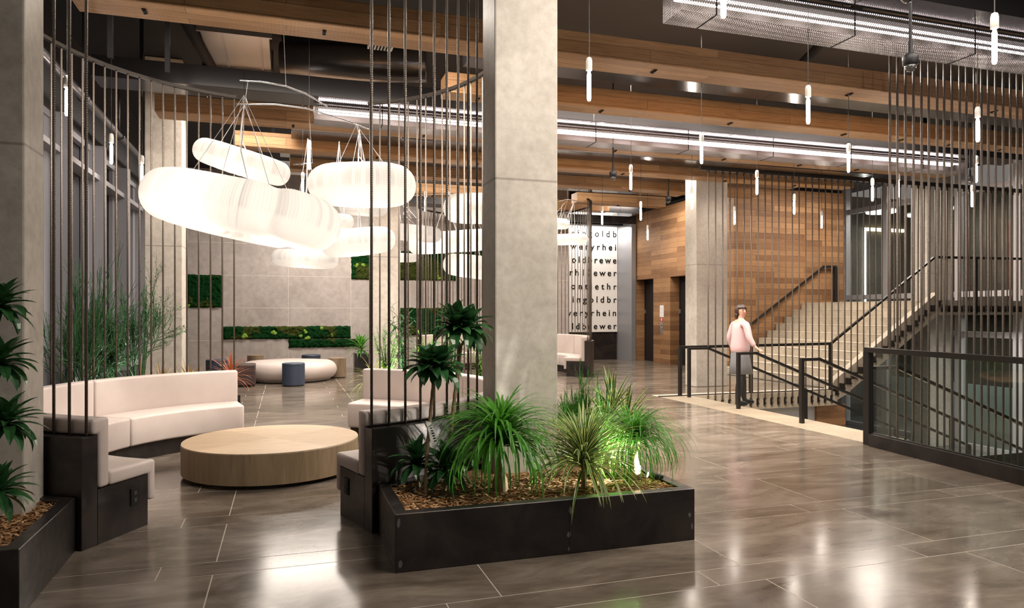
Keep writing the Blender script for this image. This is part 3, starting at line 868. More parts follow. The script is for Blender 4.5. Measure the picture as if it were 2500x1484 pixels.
def screen(cx, cy, r, a0, a1, z0, z1, step, lab, posts=()):
    t = thing('rod_screen', (cx, cy, z0), lab, 'rod screen', 'curved screens of steel rods')
    mb = MB(); pts = arc(cx, cy, r, a0, a1, 60, z1 + .02)
    vs = []
    for p in pts:
        d = (p[0] - cx, p[1] - cy); l = math.hypot(*d); d = (d[0] / l, d[1] / l)
        for (q, zz) in ((-.022, -.02), (.022, -.02), (.022, .015), (-.022, .015)): vs.append((p[0] + d[0] * q, p[1] + d[1] * q, p[2] + zz))
    fs = [(i * 4 + j, i * 4 + (j + 1) % 4, (i + 1) * 4 + (j + 1) % 4, (i + 1) * 4 + j) for i in range(60) for j in range(4)] + [(0, 1, 2, 3), (243, 242, 241, 240)]
    mb.add(vs, fs); mb.build('top_rail', M['railtop'], t)
    n = round(R(a1 - a0) * r / step)
    for i in range(n + 1):
        a = R(a0 + .6 + (a1 - a0 - 1.2) * i / n)
        rod(t, cx + r * cos(a), cy + r * sin(a), z0, z1)
    return t


screen(CX, CY, 2.19, 102.5, 240, .715, 4.1, .135, 'curved screen of dark steel rods standing on the bench by the windows')
screen(CX, CY, 2.19, -73, 60.5, .715, 4.1, .133, 'curved screen of dark steel rods standing on the bench beside the large column')
screen(5.1, 16.65, 2.19, -41, 150, .86, 4.17, .135, 'far curved screen of steel rods round the bench before the text wall')

# ------------------------------------------------------------------ curved benches
def bench(cx, cy, a0, a1, segs, lab, lift=0.0, outlet=None):
    t = thing('curved_bench', (cx, cy, 0), lab, 'bench', 'white curved benches')
    B = lift
    mb = MB(); mb.sweep([(1.67, 0), (2.12, 0), (2.12, .36), (1.67, .36)], cx, cy, a0, a1, 56); mb.build('base', M['blacksteel'], t)
    mb = MB(); mb.sweep([(2.121, 0), (2.25, 0), (2.25, .715 + B), (2.121, .715 + B)], cx, cy, a0, a1, 56); mb.build('back_panel', M['blacksteel'], t, bevel=.004, seg=1)
    for i in range(segs):
        s0 = a0 + (a1 - a0) * i / segs + (.12 if i else -.35); s1 = a0 + (a1 - a0) * (i + 1) / segs - (.12 if i < segs - 1 else -.35)
        n = 20
        mb = MB(); mb.sweep([(1.60, .17), (1.60, .455), (2.03, .46), (2.03, .362), (1.664, .362), (1.664, .17)], cx, cy, s0, s1, n)
        mb.build('seat_cushion', M['leather'], t, smooth=True, bevel=.022, seg=3)
        mb = MB(); mb.sweep([(2.032, .365), (2.032, .82 + B), (2.172, .82 + B), (2.172, .718 + B), (2.118, .718 + B), (2.118, .365)], cx, cy, s0, s1, n)
        mb.build('back_cushion', M['leather'], t, smooth=True, bevel=.022, seg=3)
    if outlet:
        a, r, z = outlet; sgn = 1 if a == a1 else -1
        ca, sa = cos(R(a)), sin(R(a)); tx, ty = -sa * sgn, ca * sgn
        mb = MB(); px, py = cx + r * ca, cy + r * sa
        vs = []
        for d in (-.0, .008):
            for (u, q) in ((-.037, -.058), (.037, -.058), (.037, .058), (-.037, .058)):
                vs.append((px + ca * u + tx * (d + .001), py + sa * u + ty * (d + .001), z + q))
        mb.add(vs, [(0, 1, 2, 3), (7, 6, 5, 4), (0, 4, 5, 1), (1, 5, 6, 2), (2, 6, 7, 3), (3, 7, 4, 0)])
        p = mb.build('power_outlet', M['blackplastic'], t)
        for dz in (-.024, .024):
            mb = MB(); vs = []
            for d in (.0095, .012):
                for (u, q) in ((-.014, -.014), (.014, -.014), (.014, .014), (-.014, .014)):
                    vs.append((px + ca * u + tx * d, py + sa * u + ty * d, z + dz + q))
            mb.add(vs, [(0, 1, 2, 3), (7, 6, 5, 4), (0, 4, 5, 1), (1, 5, 6, 2), (2, 6, 7, 3), (3, 7, 4, 0)])
            mb.build('socket', M['cord'], p)
    return t


bench(CX, CY, 103, 240, 3, 'curved white upholstered bench on black steel along the tall windows', outlet=(240, 1.80, .235))
bench(CX, CY, -73, 60.5, 3, 'curved white upholstered bench whose steel end stands against the ponytail palm planter', outlet=(-73, 1.80, .235))
bench(5.1, 16.65, -41, 150, 4, 'far curved white bench seen past the large column before the text wall', .13, outlet=(-41, 1.80, .235))

# ------------------------------------------------------------------ round coffee table
TX, TY = -.12, 7.12
t = thing('coffee_table', (TX, TY, 0), 'low round oak coffee table with a four part top between the curved benches', 'table')
mb = MB(); mb.lathe(TX, TY, [(.70, 0), (.70, .035)], 64); mb.build('plinth', M['blacksteel'], t)
mb = MB(); mb.lathe(TX, TY, [(.79, .035), (.80, .04), (.80, .30), (.795, .307)], 96); mb.build('drum', M['oak_side'], t, smooth=False)
mb = MB(); rot = R(38)
for q in range(4):
    mb.mi = q % 2
    pts = [(TX, TY)] + [(TX + .797 * cos(rot + pi / 2 * (q + i / 18)), TY + .797 * sin(rot + pi / 2 * (q + i / 18))) for i in range(19)]
    mb.add([(x, y, .309) for x, y in pts], [tuple(range(20))])
mb.build('tabletop', [M['oak_a'], M['oak_b']], t, fixn=False)

# ------------------------------------------------------------------ planters
def inset(poly, d):
    n = len(poly); out = []
    for i in range(n):
        p0, p1, p2 = poly[i - 1], poly[i], poly[(i + 1) % n]
        def nrm(a, c):
            l = math.hypot(c[0] - a[0], c[1] - a[1]); return (-(c[1] - a[1]) / l, (c[0] - a[0]) / l)
        n1, n2 = nrm(p0, p1), nrm(p1, p2); k = 1 + n1[0] * n2[0] + n1[1] * n2[1]
        out.append((p1[0] + (n1[0] + n2[0]) / k * d, p1[1] + (n1[1] + n2[1]) / k * d))
    return out


def inside(p, poly):
    c = False; n = len(poly)
    for i in range(n):
        a, b_ = poly[i], poly[i - 1]
        if (a[1] > p[1]) != (b_[1] > p[1]) and p[0] < (b_[0] - a[0]) * (p[1] - a[1]) / (b_[1] - a[1]) + a[0]: c = not c
    return c


def planter(poly, h, zm, lab, mlab, hole=None, chips=1800, seams=(), fl=.075, box=None):
    """poly counter-clockwise. steel box with a flat flange, bark mulch inside"""
    inn = inset(poly, fl); wall = inset(poly, .012); n = len(poly)
    mb = MB()
    L_ = lambda P, z: [(x, y, z) for x, y in P]
    vs = L_(poly, 0) + L_(poly, h) + L_(inn, h) + L_(inn, h - .02) + L_(wall, h - .02) + L_(wall, 0)
    fs = []
    for k in range(6):
        for i in range(n):
            j = (i + 1) % n; a = k * n; b_ = ((k + 1) % 6) * n
            fs.append((a + i, a + j, b_ + j, b_ + i))
    mb.add(vs, fs)
    t = tag(mb.build('steel_planter', M['blacksteel'], bevel=.003, seg=1), lab, 'planter')
    if seams:
        for (x, y0, y1) in seams:
            mb = MB(); mb.box(x - .002, x + .002, y0, y1, 0.01, h); mb.build('seam', M['rail'], t)
        for (x, y, z, w, hh) in [(poly[0][0] + .02, poly[0][1] - .0008, .29, .012, .035), (poly[0][0] + .03, poly[0][1] - .0008, .05, .014, .03), (poly[1][0] - .04, poly[1][1] - .0008, .17, .014, .02),
                                 (poly[1][0] - .02, poly[1][1] - .0008, .09, .008, .03), (1.68, poly[0][1] - .0008, .12, .02, .022), (1.69, poly[0][1] - .0008, .27, .014, .03), (1.68, poly[0][1] - .0008, .03, .012, .018)]:
            mb = MB(); k = 7
            mb.add([(x + w * (.6 + .4 * random.random()) * cos(2 * pi * i / k), y, z + hh * (.6 + .4 * random.random()) * sin(2 * pi * i / k)) for i in range(k)], [tuple(range(k))])
            mb.build('weld_mark', M['pipe'], t)
    # mulch bed
    mb = MB(); xs = [p[0] for p in poly]; ys = [p[1] for p in poly]; bed = inset(poly, .016)
    g = .03
    ex, ey = int((max(xs) - min(xs)) / g) + 1, int((max(ys) - min(ys)) / g) + 1
    mb.prism(bed, zm - .12, zm - .012)
    for i in range(ex):
        for j in range(ey):
            x, y = min(xs) + i * g, min(ys) + j * g
            q = [(x, y), (x + g, y), (x + g, y + g), (x, y + g)]
            if all(inside(p, bed) for p in q) and not (hole and all(hole[0] < p[0] < hole[1] and hole[2] < p[1] < hole[3] for p in q)):
                f = lambda p: zm + .014 * sin(p[0] * 31 + 2 * sin(p[1] * 17)) * cos(p[1] * 27 + p[0] * 5)
                mb.add([(p[0], p[1], f(p)) for p in q], [(0, 1, 2, 3)])
    o = mb.build('bark_mulch', M['mulch'], fixn=False); tag(o, mlab, 'mulch', kind='stuff')
    mb = MB(); c = 0
    while c < chips:
        x, y = random.uniform(min(xs), max(xs)), random.uniform(min(ys), max(ys))
        if box: x, y = random.uniform(box[0], box[1]), random.uniform(box[2], box[3])
        c += 1
        if not inside((x, y), inset(poly, .04)) or (hole and hole[0] < x < hole[1] and hole[2] < y < hole[3]): continue
        a = random.uniform(0, pi); l = random.uniform(.008, .026); w = random.uniform(.003, .007); z = zm + random.uniform(.004, .022)
        tz = random.uniform(-.25, .25); dx, dy = cos(a) * l, sin(a) * l; wx, wy = -sin(a) * w, cos(a) * w; dz = tz * l
        mb.add([(x - dx - wx, y - dy - wy, z - dz), (x + dx - wx, y + dy - wy, z + dz), (x + dx + wx, y + dy + wy, z + dz), (x - dx + wx, y - dy + wy, z - dz), (x - dx, y - dy, z - dz - .005), (x + dx, y + dy, z + dz - .005)],
               [(0, 1, 2, 3), (0, 4, 5, 1), (3, 2, 5, 4)])
    mb.build('bark_chips', M['chip'], o, fixn=False)
    return t


ring = [p[:2] for p in arc(CX, CY, 2.262, 318, 288.2, 10, 0)]

PC = [(.6, 4.07), (2.58, 4.07), (2.58, 5.5), (1.60, 5.5)] + ring[1:] + [(.6, 4.835)]
planter(PC, .34, .31, 'black steel planter in front of the large column holding ponytail palms', 'brown bark mulch filling the planter by the large column', (1.46, 1.98, 4.98, 5.34), 5200, [(1.685, 4.0685, 4.07)], box=(.6, 2.6, 4.07, 4.9))
ring = [p[:2] for p in arc(CX, CY, 2.262, 239, 207, 10, 0)]
PL = [(-2.68, 4.04), (-1.25, 4.04)] + ring + [(-2.68, 5.97)]
planter(PL, .34, .305, 'black steel planter at the picture edge round the shaded column', 'brown bark mulch filling the planter at the picture edge', (-1.98, -1.46, 4.83, 5.2), 2600, box=(-2.2, -1.25, 4.04, 5.2))


def ringplanter(a0, a1, r0, r1, lab, mlab):
    mb = MB(); mb.sweep([(r0, 0), (r1, 0), (r1, .5), (r0, .5)], CX, CY, a0, a1, 24)
    tag(mb.build('steel_planter', M['blacksteel']), lab, 'planter')
    mb = MB(); mb.sweep([(r0 + .02, .49), (r1 - .02, .49), (r1 - .02, .515), (r0 + .02, .515)], CX, CY, a0 + .5, a1 - .5, 24)
    tag(mb.build('bark_mulch', M['mulch']), mlab, 'mulch', kind='stuff')


ringplanter(101, 151, 2.262, 2.9, 'curved steel planter hidden behind the bench by the windows', 'bark mulch behind the bench by the windows')
ringplanter(18, 62, 2.262, 3.4, 'curved steel planter behind the bench beside the large column', 'bark mulch behind the bench beside the large column')

# ------------------------------------------------------------------ seats by the stone wall
def drum(x, y, r, h, mat, lab, kind='ottoman', bev=.02):
    t = thing(kind, (x, y, 0), lab, 'stool' if kind == 'wooden_stool' else 'ottoman', 'low seats by the stone wall')
    mb = MB(); mb.cyl(x, y, .012, h, r, 40); o = mb.build('body', mat, t, smooth=False, bevel=bev, seg=3)
    mb = MB(); mb.cyl(x, y, 0, .012, r - .03, 24); mb.build('base', M['blackplastic'], t)
    if kind == 'ottoman':
        mb = MB(); mb.tube([(x + (r + .001) * cos(2 * pi * i / 40), y + (r + .001) * sin(2 * pi * i / 40), h - .035) for i in range(41)], .003, 5); mb.build('seam', M['cord'], t)
    return t


drum(.15, 15.3, .228, .475, M['blue'], 'navy round ottoman in front of the big white one')
drum(.6, 18.3, .23, .47, M['blue'], 'navy round ottoman behind the right side of the big white one')
drum(-1.48, 17.2, .24, .46, M['blue'], 'navy round ottoman behind the red spiky plant and the bench end')
drum(1.15, 17.0, .205, .46, M['stump'], 'round wooden stump stool right of the big white ottoman', 'wooden_stool', .008)
drum(-.72, 18.7, .2, .46, M['stump'], 'round wooden stump stool behind the big white ottoman', 'wooden_stool', .008)
t = thing('ottoman', (-.95, 15.55, 0), 'dark brown boxy ottoman left of the big white one behind the bench end', 'ottoman', 'low seats by the stone wall')
mb = MB(); mb.box(-1.3, -.6, 15.32, 15.8, .02, .46); mb.build('body', M['brownv'], t, bevel=.03, seg=3)
mb = MB(); mb.box(-1.26, -.64, 15.36, 15.76, 0, .02); mb.build('base', M['blackplastic'], t)
t = thing('ottoman', (.08, 16.7, 0), 'very large round white ottoman like a flattened ball', 'ottoman', 'low seats by the stone wall')
pf = [(.78, 0), (.9, .02)] + [(.83 + .21 * cos(a), .23 + .205 * sin(a)) for a in [R(-70 + 140 * i / 10) for i in range(11)]] + [(.55, .447), (.2, .45), (.01, .45)]
mb = MB(); mb.lathe(.08, 16.7, pf, 64); mb.build('body', M['leather'], t, smooth=True)
mb = MB()
for a in (-98, 22, 142):
    mb.tube([(.08 + (r + .002) * cos(R(a)), 16.7 + (r + .002) * sin(R(a)), z + .001) for r, z in pf[1:]], .004, 5)
mb.build('seam', plain('seam_tan', (.5, .42, .36), .6), t)

# ------------------------------------------------------------------ moss panels
def moss(x0, x1, z0, z1, lab, clumps=()):
    y = 20.0; mb = MB(); g = .045; nx, nz = max(2, int((x1 - x0) / g)), max(2, int((z1 - z0) / g)); vs = []
    for i in range(nx + 1):
        for j in range(nz + 1):
            e = i in (0, nx) or j in (0, nz)
            jx = random.uniform(-.012, .012); jz = random.uniform(-.012, .012)
            vs.append((x0 + (x1 - x0) * i / nx + jx, y - .012 - (0 if e else random.uniform(.02, .07)), z0 + (z1 - z0) * j / nz + jz))
    fs = [(i * (nz + 1) + j, (i + 1) * (nz + 1) + j, (i + 1) * (nz + 1) + j + 1, i * (nz + 1) + j + 1) for i in range(nx) for j in range(nz)]
    mb.add(vs, fs); mb.box(x0 + .02, x1 - .02, y - .025, y - .001, z0 + .02, z1 - .02)
    t = tag(mb.build('moss_panel', M['moss'], fixn=False), lab, 'moss panel', 'moss panels on the stone wall')
    for (cx, cz, r) in clumps:
        mb = MB()
        for q in range(4):
            px, pz, rr = cx + random.uniform(-.6, .6) * r, cz + random.uniform(-.6, .6) * r, r * random.uniform(.55, .85)
            vs = []; fs = []; nl, nm = 6, 10
            for a in range(nl + 1):
                for b_ in range(nm):
                    ph = pi / 2 * a / nl; th = 2 * pi * b_ / nm; k = rr * random.uniform(.9, 1.1)
                    vs.append((px + k * cos(th) * sin(ph + .001), y - .05 - k * .6 * cos(ph), pz + k * sin(th) * sin(ph + .001)))
            fs = [(a * nm + b_, a * nm + (b_ + 1) % nm, (a + 1) * nm + (b_ + 1) % nm, (a + 1) * nm + b_) for a in range(nl) for b_ in range(nm)]
            mb.add(vs, fs)
        mb.build('moss_clump', M['mossclump'], t, smooth=True, fixn=False)
    return t


moss(-2.44, -1.60, 1.65, 2.51, 'square two-tone moss panel seen behind the last rods of the window bench', [(-1.95, 1.87, .045), (-2.4, 1.7, .04)])
moss(-1.58, 1.71, .81, 1.153, 'long dark moss strip above the big white ottoman', [(-1.05, .89, .075), (-.31, 1.0, .075), (.38, .89, .05), (.49, 1.0, .055), (.95, 1.08, .06), (1.22, .9, .05), (.56, .83, .07)])
moss(.07, 2.0, .57, .80, 'shorter olive moss strip under the long dark one')
moss(1.73, 4.7, 2.45, 3.27, 'wide high moss panel behind the middle column and the cloud lamps', [(1.85, 2.85, .06), (2.05, 2.86, .05), (4.2, 2.55, .06)])
moss(2.9, 5.0, .88, 1.66, 'dark moss panel low behind the rods and the dracaena')
moss(4.7, 6.6, 2.95, 3.95, 'moss panel high behind the large column')

# ------------------------------------------------------------------ text wall
t = thing('text_wall_panel', (9.0, 20.85, .9), 'tall white backlit looking panel covered in rows of black lower case letters', 'wall panel')
mb = MB(); mb.box(8.3, 10.31, 20.84, 20.9, .9, 4.36); mb.build('panel', M['white'], t)
rows = [('eingoldb', 8.68, 573), ('weryrhei', 8.66, 605), ('oldbrewe', 8.70, 637), ('rh10ewer', 8.62, 668), ('pontiethr', 8.44, 701), ('ingoldbr', 8.72, 733), ('weryrhein', 8.47, 765.5), ('ldbrewer', 8.70, 797.5)]
for txt, xl, py in rows:
    c = bpy.data.curves.new('lettering', 'FONT'); c.body = txt; c.size = .285; c.extrude = .003; c.offset = .005; c.align_x = 'LEFT'
    c.materials.append(M['textblack'])
    o = bpy.data.objects.new('lettering', c); COL.objects.link(o); o.parent = t
    zc = 1.5 + (765 - py) * 22.9 / 1718 - .075
    o.location = (xl - 9.0, 20.834 - 20.85, zc - .9); o.rotation_euler = (pi / 2, 0, 0)
    bpy.context.view_layer.update()
    w0 = o.dimensions[0]; c.space_character = 2.0; bpy.context.view_layer.update(); w1 = o.dimensions[0]
    want = 10.27 - xl
    c.space_character = 1 + (want - w0) / max(1e-4, (w1 - w0))
lamp('text_wall_strip', 'AREA', (9.35, 20.5, 4.3), 28, NEUT, (9.35, 20.9, 1.5), 1.8, sy=.12)
mb = MB(); mb.box(8.32, 10.3, 20.4, 20.7, 4.315, 4.355)
tag(mb.build('cove_light', M['ductdark']), 'black light strip housing above the text wall', 'light strip')

# lift call plate and notice
Yp = 18.66
mb = MB(); mb.box(10.692, 10.7, Yp - .07, Yp + .07, .9, 1.25)
o = tag(mb.build('call_plate', M['stainless']), 'steel lift call plate on the timber wall between the doors', 'call plate')
mb = MB(); mb.cyl(10.690, Yp, 1.03, 1.05, .015, 10); mb.box(10.688, 10.692, Yp - .02, Yp + .02, 1.12, 1.16); mb.build('button', M['blackplastic'], o)
mb = MB(); mb.box(10.692, 10.7, Yp - .055, Yp + .055, 1.26, 1.37)
o = tag(mb.build('fire_sign', M['red']), 'small red sign above the lift call plate', 'sign')
mb = MB(); mb.box(10.690, 10.692, Yp - .03, Yp + .03, 1.335, 1.35); mb.box(10.690, 10.692, Yp - .025, Yp - .01, 1.28, 1.335); mb.box(10.690, 10.692, Yp + .01, Yp + .025, 1.28, 1.335); mb.build('pictogram', M['white'], o)
mb = MB(); mb.box(10.696, 10.7, Yp - .11, Yp + .11, 1.39, 1.74)
o = tag(mb.build('paper_notice', M['paper']), 'white paper notice above the small red sign', 'notice')
mb = MB()
for i in range(9): mb.box(10.694, 10.696, Yp - .085, Yp + .085 - .03 * (i % 3), 1.42 + i * .034, 1.428 + i * .034)
mb.build('text_line', plain('print_grey', (.3, .3, .3), .6), o)

# ------------------------------------------------------------------ stairs
mb = MB(); n = 12
for i in range(n):
    x0 = 7.03 + .4 * i; mb.box(x0, x0 + .4, 6.51, 11.15, -.154 * (i + 1) - .25, -.154 * (i + 1))
tag(mb.build('stair_flight', M['stairc']), 'wide concrete stair going down behind the glass guard', 'stairs')
mb = MB(); mb.box(6.4, 7.03, 6.5, 11.2, -.25, .001)
struct('trim_2', mb, M['travertine'])
mb = MB(); mb.box(7.05, 12.2, 6.46, 6.5, -1.85, -.25)
struct('wall_stair_side', mb, M['blacksteel'])
mb = MB(); n = 10
for i in range(n):
    x0 = 10.35 + .265 * i; z = .177 * (i + 1)
    mb.box(x0 - .012, 13.0 if i == n - 1 else x0 + .265, 11.45, 15.09, max(0.0, z - .3), z)
    mb.box(x0 - .018, x0 + .02, 11.45, 15.09, z - .014, z + .001)
up = tag(mb.build('stair_flight', M['stairc'], bevel=.006, seg=1), 'concrete stair climbing beside the timber wall to the landing', 'stairs')
mb = MB()
mb.add([(x, y, z) for y in (11.3, 11.45) for (x, z) in [(10.2, .0), (10.35, .19), (13.0, 1.94), (13.0, 1.47), (10.6, -.12), (10.2, -.3)]],
       [(0, 1, 2, 3, 4, 5), (11, 10, 9, 8, 7, 6)] + [(i, (i + 1) % 6, 6 + (i + 1) % 6, 6 + i) for i in range(6)])
mb.build('stringer', M['stairc'], up)
mb = MB(); mb.box(13.0, 16.1, 11.3, 15.08, 1.47, 1.775); mb.box(14.12, 16.1, 15.08, 17.2, 1.47, 1.775)
tag(mb.build('stair_landing', M['stairc']), 'concrete landing slab at the top of the stair before the shop glass', 'landing')
mb = MB(); mb.box(10.2, 10.35, 11.3, 15.1, -.3, 0); mb.box(6.4, 10.35, 11.24, 11.3, -.03, .012)
struct('trim_3', mb, M['blacksteel'])
mb = MB(); mb.box(6.4, 10.2, 11.2, 11.24, -.3, -.003)
struct('trim_4', mb, M['stairc'])

# tall rods along the stair edge, fixed to slab edge, stringer and landing
t = thing('rod_screen', (11.6, 11.27, -.25), 'long straight screen of steel rods along the edge of the rising stair', 'rod screen')
mb = MB(); mb.box(7.2, 16.05, 11.16, 11.22, 4.12, 4.2); mb.build('top_rail', M['rail'], t)
x = 7.37; i = 0
while x < 16.05:
    zb = -.26 if x < 10.3 else (-.12 + (x - 10.35) * .667 if x < 13 else 1.5)
    zb = round(zb, 2)
    rod(t, x, 11.18, zb, 4.12, .0125)
    mb = MB(); mb.box(x - .024, x + .024, 11.192, 11.24 if x < 10.3 else 11.3, zb + .03, zb + .16)
    mb.cyl(x, 11.18, zb + .05, zb + .075, .022, 8); mb.cyl(x, 11.18, zb + .14, zb + .165, .022, 8)
    mb.build('bracket', M['rail'], t)
    mb = MB(); mb.cyl(x, 11.18, 4.06, 4.12, .022, 8); mb.build('clamp', M['rail'], t)
    x += .155
t = thing('rod_screen', (7.9, 6.4, -.6), 'near screen of thick ribbed steel rods behind the glass guard', 'rod screen')
mb = MB(); mb.box(6.5, 9.8, 6.36, 6.46, 4.52, 4.58); mb.build('top_rail', M['rail'], t)
x = 6.65
while x < 9.7:
    rod(t, x + random.uniform(-.008, .008), 6.41, -.6, 4.52, .0135); x += .118
mb = MB(); mb.box(6.5, 9.8, 6.425, 6.458, -.62, -.45); mb.build('bottom_strip', M['rail'], t)

# handrails
def hand(y, xp, xk, zt, lab, xe=11.6, z0=.0):
    t = thing('handrail', (xp, y, z0), lab, 'handrail', 'black steel stair handrails')
    k = .385; zz = lambda x: zt - max(0, x - xk) * k
    mb = MB(); mb.bar((xp - .025, y, zt), (xk, y, zt), .05, .04); mb.bar((xk - .01, y, zt + .003), (xe, y, zz(xe)), .05, .042); mb.build('rail', M['rail'], t)
    for q in ((xp, 0.0), (9.4, None), (xe - .02, None)):
        zb = z0 if q[1] is not None else -.154 * (int((q[0] - 7.03) / .4) + 1)
        mb = MB(); mb.box(q[0] - .025, q[0] + .025, y - .025, y + .025, zb, zz(q[0]) - .018); mb.build('post', M['rail'], t)


hand(11.02, 6.87, 7.27, .87, 'stair handrail farthest back, its post next to the guard end post')
hand(9.44, 6.77, 7.10, .87, 'stair handrail that the woman in pink holds')
hand(7.94, 6.71, 7.0, .87, 'stair handrail between the woman and the glass guard')
hand(6.56, 6.46, 6.92, .86, 'stair handrail starting behind the glass of the guard')
t = thing('guard_rail', (6.83, 11.2, 0), 'black guard rail running level then rising with the stair edge', 'guard rail')
mb = MB(); Yg = 11.26
for a, c in (((6.81, Yg, .885), (10.22, Yg, .905)), ((10.2, Yg, .905), (12.85, Yg, 2.665)), ((12.84, Yg, 2.67), (16.0, Yg, 2.70))): mb.bar(a, c, .045, .05)
mb.build('rail', M['rail'], t)
for (x, za, zb) in ((6.83, 0.012, .87), (8.35, 0.012, .88), (10.2, 0.012, .89), (14.0, 1.48, 2.66)):
    mb = MB(); mb.box(x - .028, x + .028, Yg - .028, Yg + .028, za, zb); mb.build('post', M['rail'], t)
t = thing('wall_handrail', (12.5, 15.03, 1.77), 'black handrail fixed on the timber wall above the steps', 'handrail')
mb = MB()
for a, c in (((11.1, 15.02, 1.2), (13.38, 15.02, 2.72)), ((13.37, 15.02, 2.72), (13.78, 15.02, 2.73))): mb.bar(a, c, .05, .055)
mb.build('rail', M['rail'], t)
mb = MB(); mb.box(13.72, 13.8, 14.98, 15.06, 1.776, 2.72); mb.build('post', M['rail'], t)
for x in (11.6, 12.6):
    mb = MB(); mb.box(x - .02, x + .02, 15.02, 15.1, 1.2 + (x - 11.1) * .667 - .06, 1.2 + (x - 11.1) * .667 - .02); mb.build('bracket', M['rail'], t)

# glass guard
t = thing('glass_guard', (6.2, 5.2, 0), 'glass guard with black steel rail, post and curb at the stair opening', 'glass guard')
ga, gb = (6.33, 6.40), (6.02, 2.9)
pt = lambda u, z: (ga[0] + (gb[0] - ga[0]) * u, ga[1] + (gb[1] - ga[1]) * u, z)
mb = MB(); mb.bar(pt(-.01, 1.085), pt(1, 1.085), .07, .055); mb.build('top_rail', M['rail'], t)
mb = MB(); mb.bar(pt(0.02, .07), pt(1, .07), .12, .14); mb.build('curb', M['blacksteel'], t)
mb = MB(); mb.bar(pt(0.02, .143), pt(1, .143), .03, .012); mb.build('glazing_channel', M['railtop'], t)
mb = MB(); mb.box(6.30, 6.37, 6.37, 6.45, 0, 1.06); mb.build('post', M['rail'], t)
for u0, u1 in ((.035, .365), (.368, .70), (.703, .995)):
    mb = MB(); mb.bar(pt(u0, .6), pt(u1, .6), .012, .92); mb.build('glass_panel', M['glass'], t)

# lit details in the shop behind the glass
for (x, y, z, r, lab) in [(17.2, 16.9, 4.55, .42, 'round lit ceiling lamp in the shop, first from the timber wall'), (18.6, 16.3, 4.6, .5, 'round lit ceiling lamp in the shop, largest'), (17.4, 15.6, 4.3, .4, 'round lit ceiling lamp in the shop, low one')]:
    t = thing('disc_lamp', (x, y, z), lab, 'ceiling lamp', 'round lamps in the shop')
    mb = MB(); mb.cyl(x, y, z, z + .05, r, 32); mb.build('diffuser', M['lit'], t)
    mb = MB(); mb.cyl(x, y, z + .05, z + .09, r + .01, 32); mb.build('rim', M['white'], t); mb = MB(); mb.cyl(x, y, z + .09, 5.3, .015, 6); mb.build('stem', M['cord'], t)
mb = MB(); mb.box(18.0, 18.06, 18.36, 18.4, 1.78, 4.3)
tag(mb.build('strip_light', M['lit']), 'upright white strip light in the shop behind the glass', 'strip light')
mb = MB(); mb.box(18.1, 19.6, 18.3, 18.38, 4.2, 4.3)
tag(mb.build('strip_light', M['litwarm']), 'warm level strip light in the shop behind the glass', 'strip light')
t = thing('wall_display', (16.9, 18.35, 2.9), 'small lit screen on the shop wall behind the glass', 'screen')
mb = MB(); mb.box(16.8, 17.1, 18.37, 18.4, 3.05, 3.5); mb.build('screen', M['screen'], t); mb = MB(); mb.box(16.82, 17.02, 18.37, 18.4, 2.45, 2.9); mb.build('lower_screen', M['screenv'], t)
lamp('shop_light', 'AREA', (18.3, 14.0, 4.9), 60, WARM, (18.3, 14.0, 0), 3, sy=5)
lamp('lower_hall_light', 'AREA', (15.0, 9.0, 1.1), 90, NEUT, (15.0, 9.0, -2), 1.6, sy=6)
lamp('lower_shop_light', 'AREA', (17.6, 13.0, 1.4), 60, NEUT, (17.6, 13.0, -2), 1.6, sy=8)

# ------------------------------------------------------------------ plants
AVOID = True
rnd = random.uniform


def blade(mb, p, az, el, L, w, droop, n=7, shape='ribbon', edge=False, fold=.25, curl=0.):
    x, y, z = p; vs = []; k = 5 if edge else 3
    if AVOID:
        qx, qy, qz = p; N2 = 24
        for i in range(1, N2 + 1):
            u = i / N2; e = el - droop * u ** 1.25; a = az + curl * u
            qx += cos(e) * cos(a) * L / N2; qy += cos(e) * sin(a) * L / N2; qz += sin(e) * L / N2
            if (.58 < qx < 2.62 and 4.03 < qy < 4.17 and qz < .36) or (2.48 < qx < 2.62 and qy > 4.05 and qz < .36) or (qy > 4.1 and .6 < qx < 2.58 and qz < .318) or qz < .03: return
            if 1.455 < qx < 1.985 and 4.975 < qy < 5.35: return
    for i in range(n + 1):
        u = i / n
        e = el - droop * u ** 1.25; a = az + curl * u
        if i:
            x += cos(e) * cos(a) * L / n; y += cos(e) * sin(a) * L / n; z += sin(e) * L / n
        if shape == 'ribbon': ww = w * min(1, .5 + 3 * u) * (1 - u ** 3) + .0008
        else: ww = w * max(.06, sin(pi * min(1, .10 + .9 * u ** .85)) ** .75) if u < 1 else .001
        sx, sy = -sin(a), cos(a); nx, ny, nz = -sin(e) * cos(a), -sin(e) * sin(a), cos(e)
        if edge:
            for q, d in ((-1, fold), (-.62, fold * .5), (0, 0), (.62, fold * .5), (1, fold)): vs.append((x + sx * ww * q / 2 + nx * d * ww / 2, y + sy * ww * q / 2 + ny * d * ww / 2, z + nz * d * ww / 2))
        else:
            for q, d in ((-1, fold), (0, 0), (1, fold)): vs.append((x + sx * ww * q / 2 + nx * d * ww / 2, y + sy * ww * q / 2 + ny * d * ww / 2, z + nz * d * ww / 2))
    for i in range(n):
        for j in range(k - 1):
            mb.mi = 1 if edge and j in (0, 3) else 0
            mb.add([vs[i * k + j], vs[i * k + j + 1], vs[(i + 1) * k + j + 1], vs[(i + 1) * k + j]], [(0, 1, 2, 3)])
    mb.mi = 0


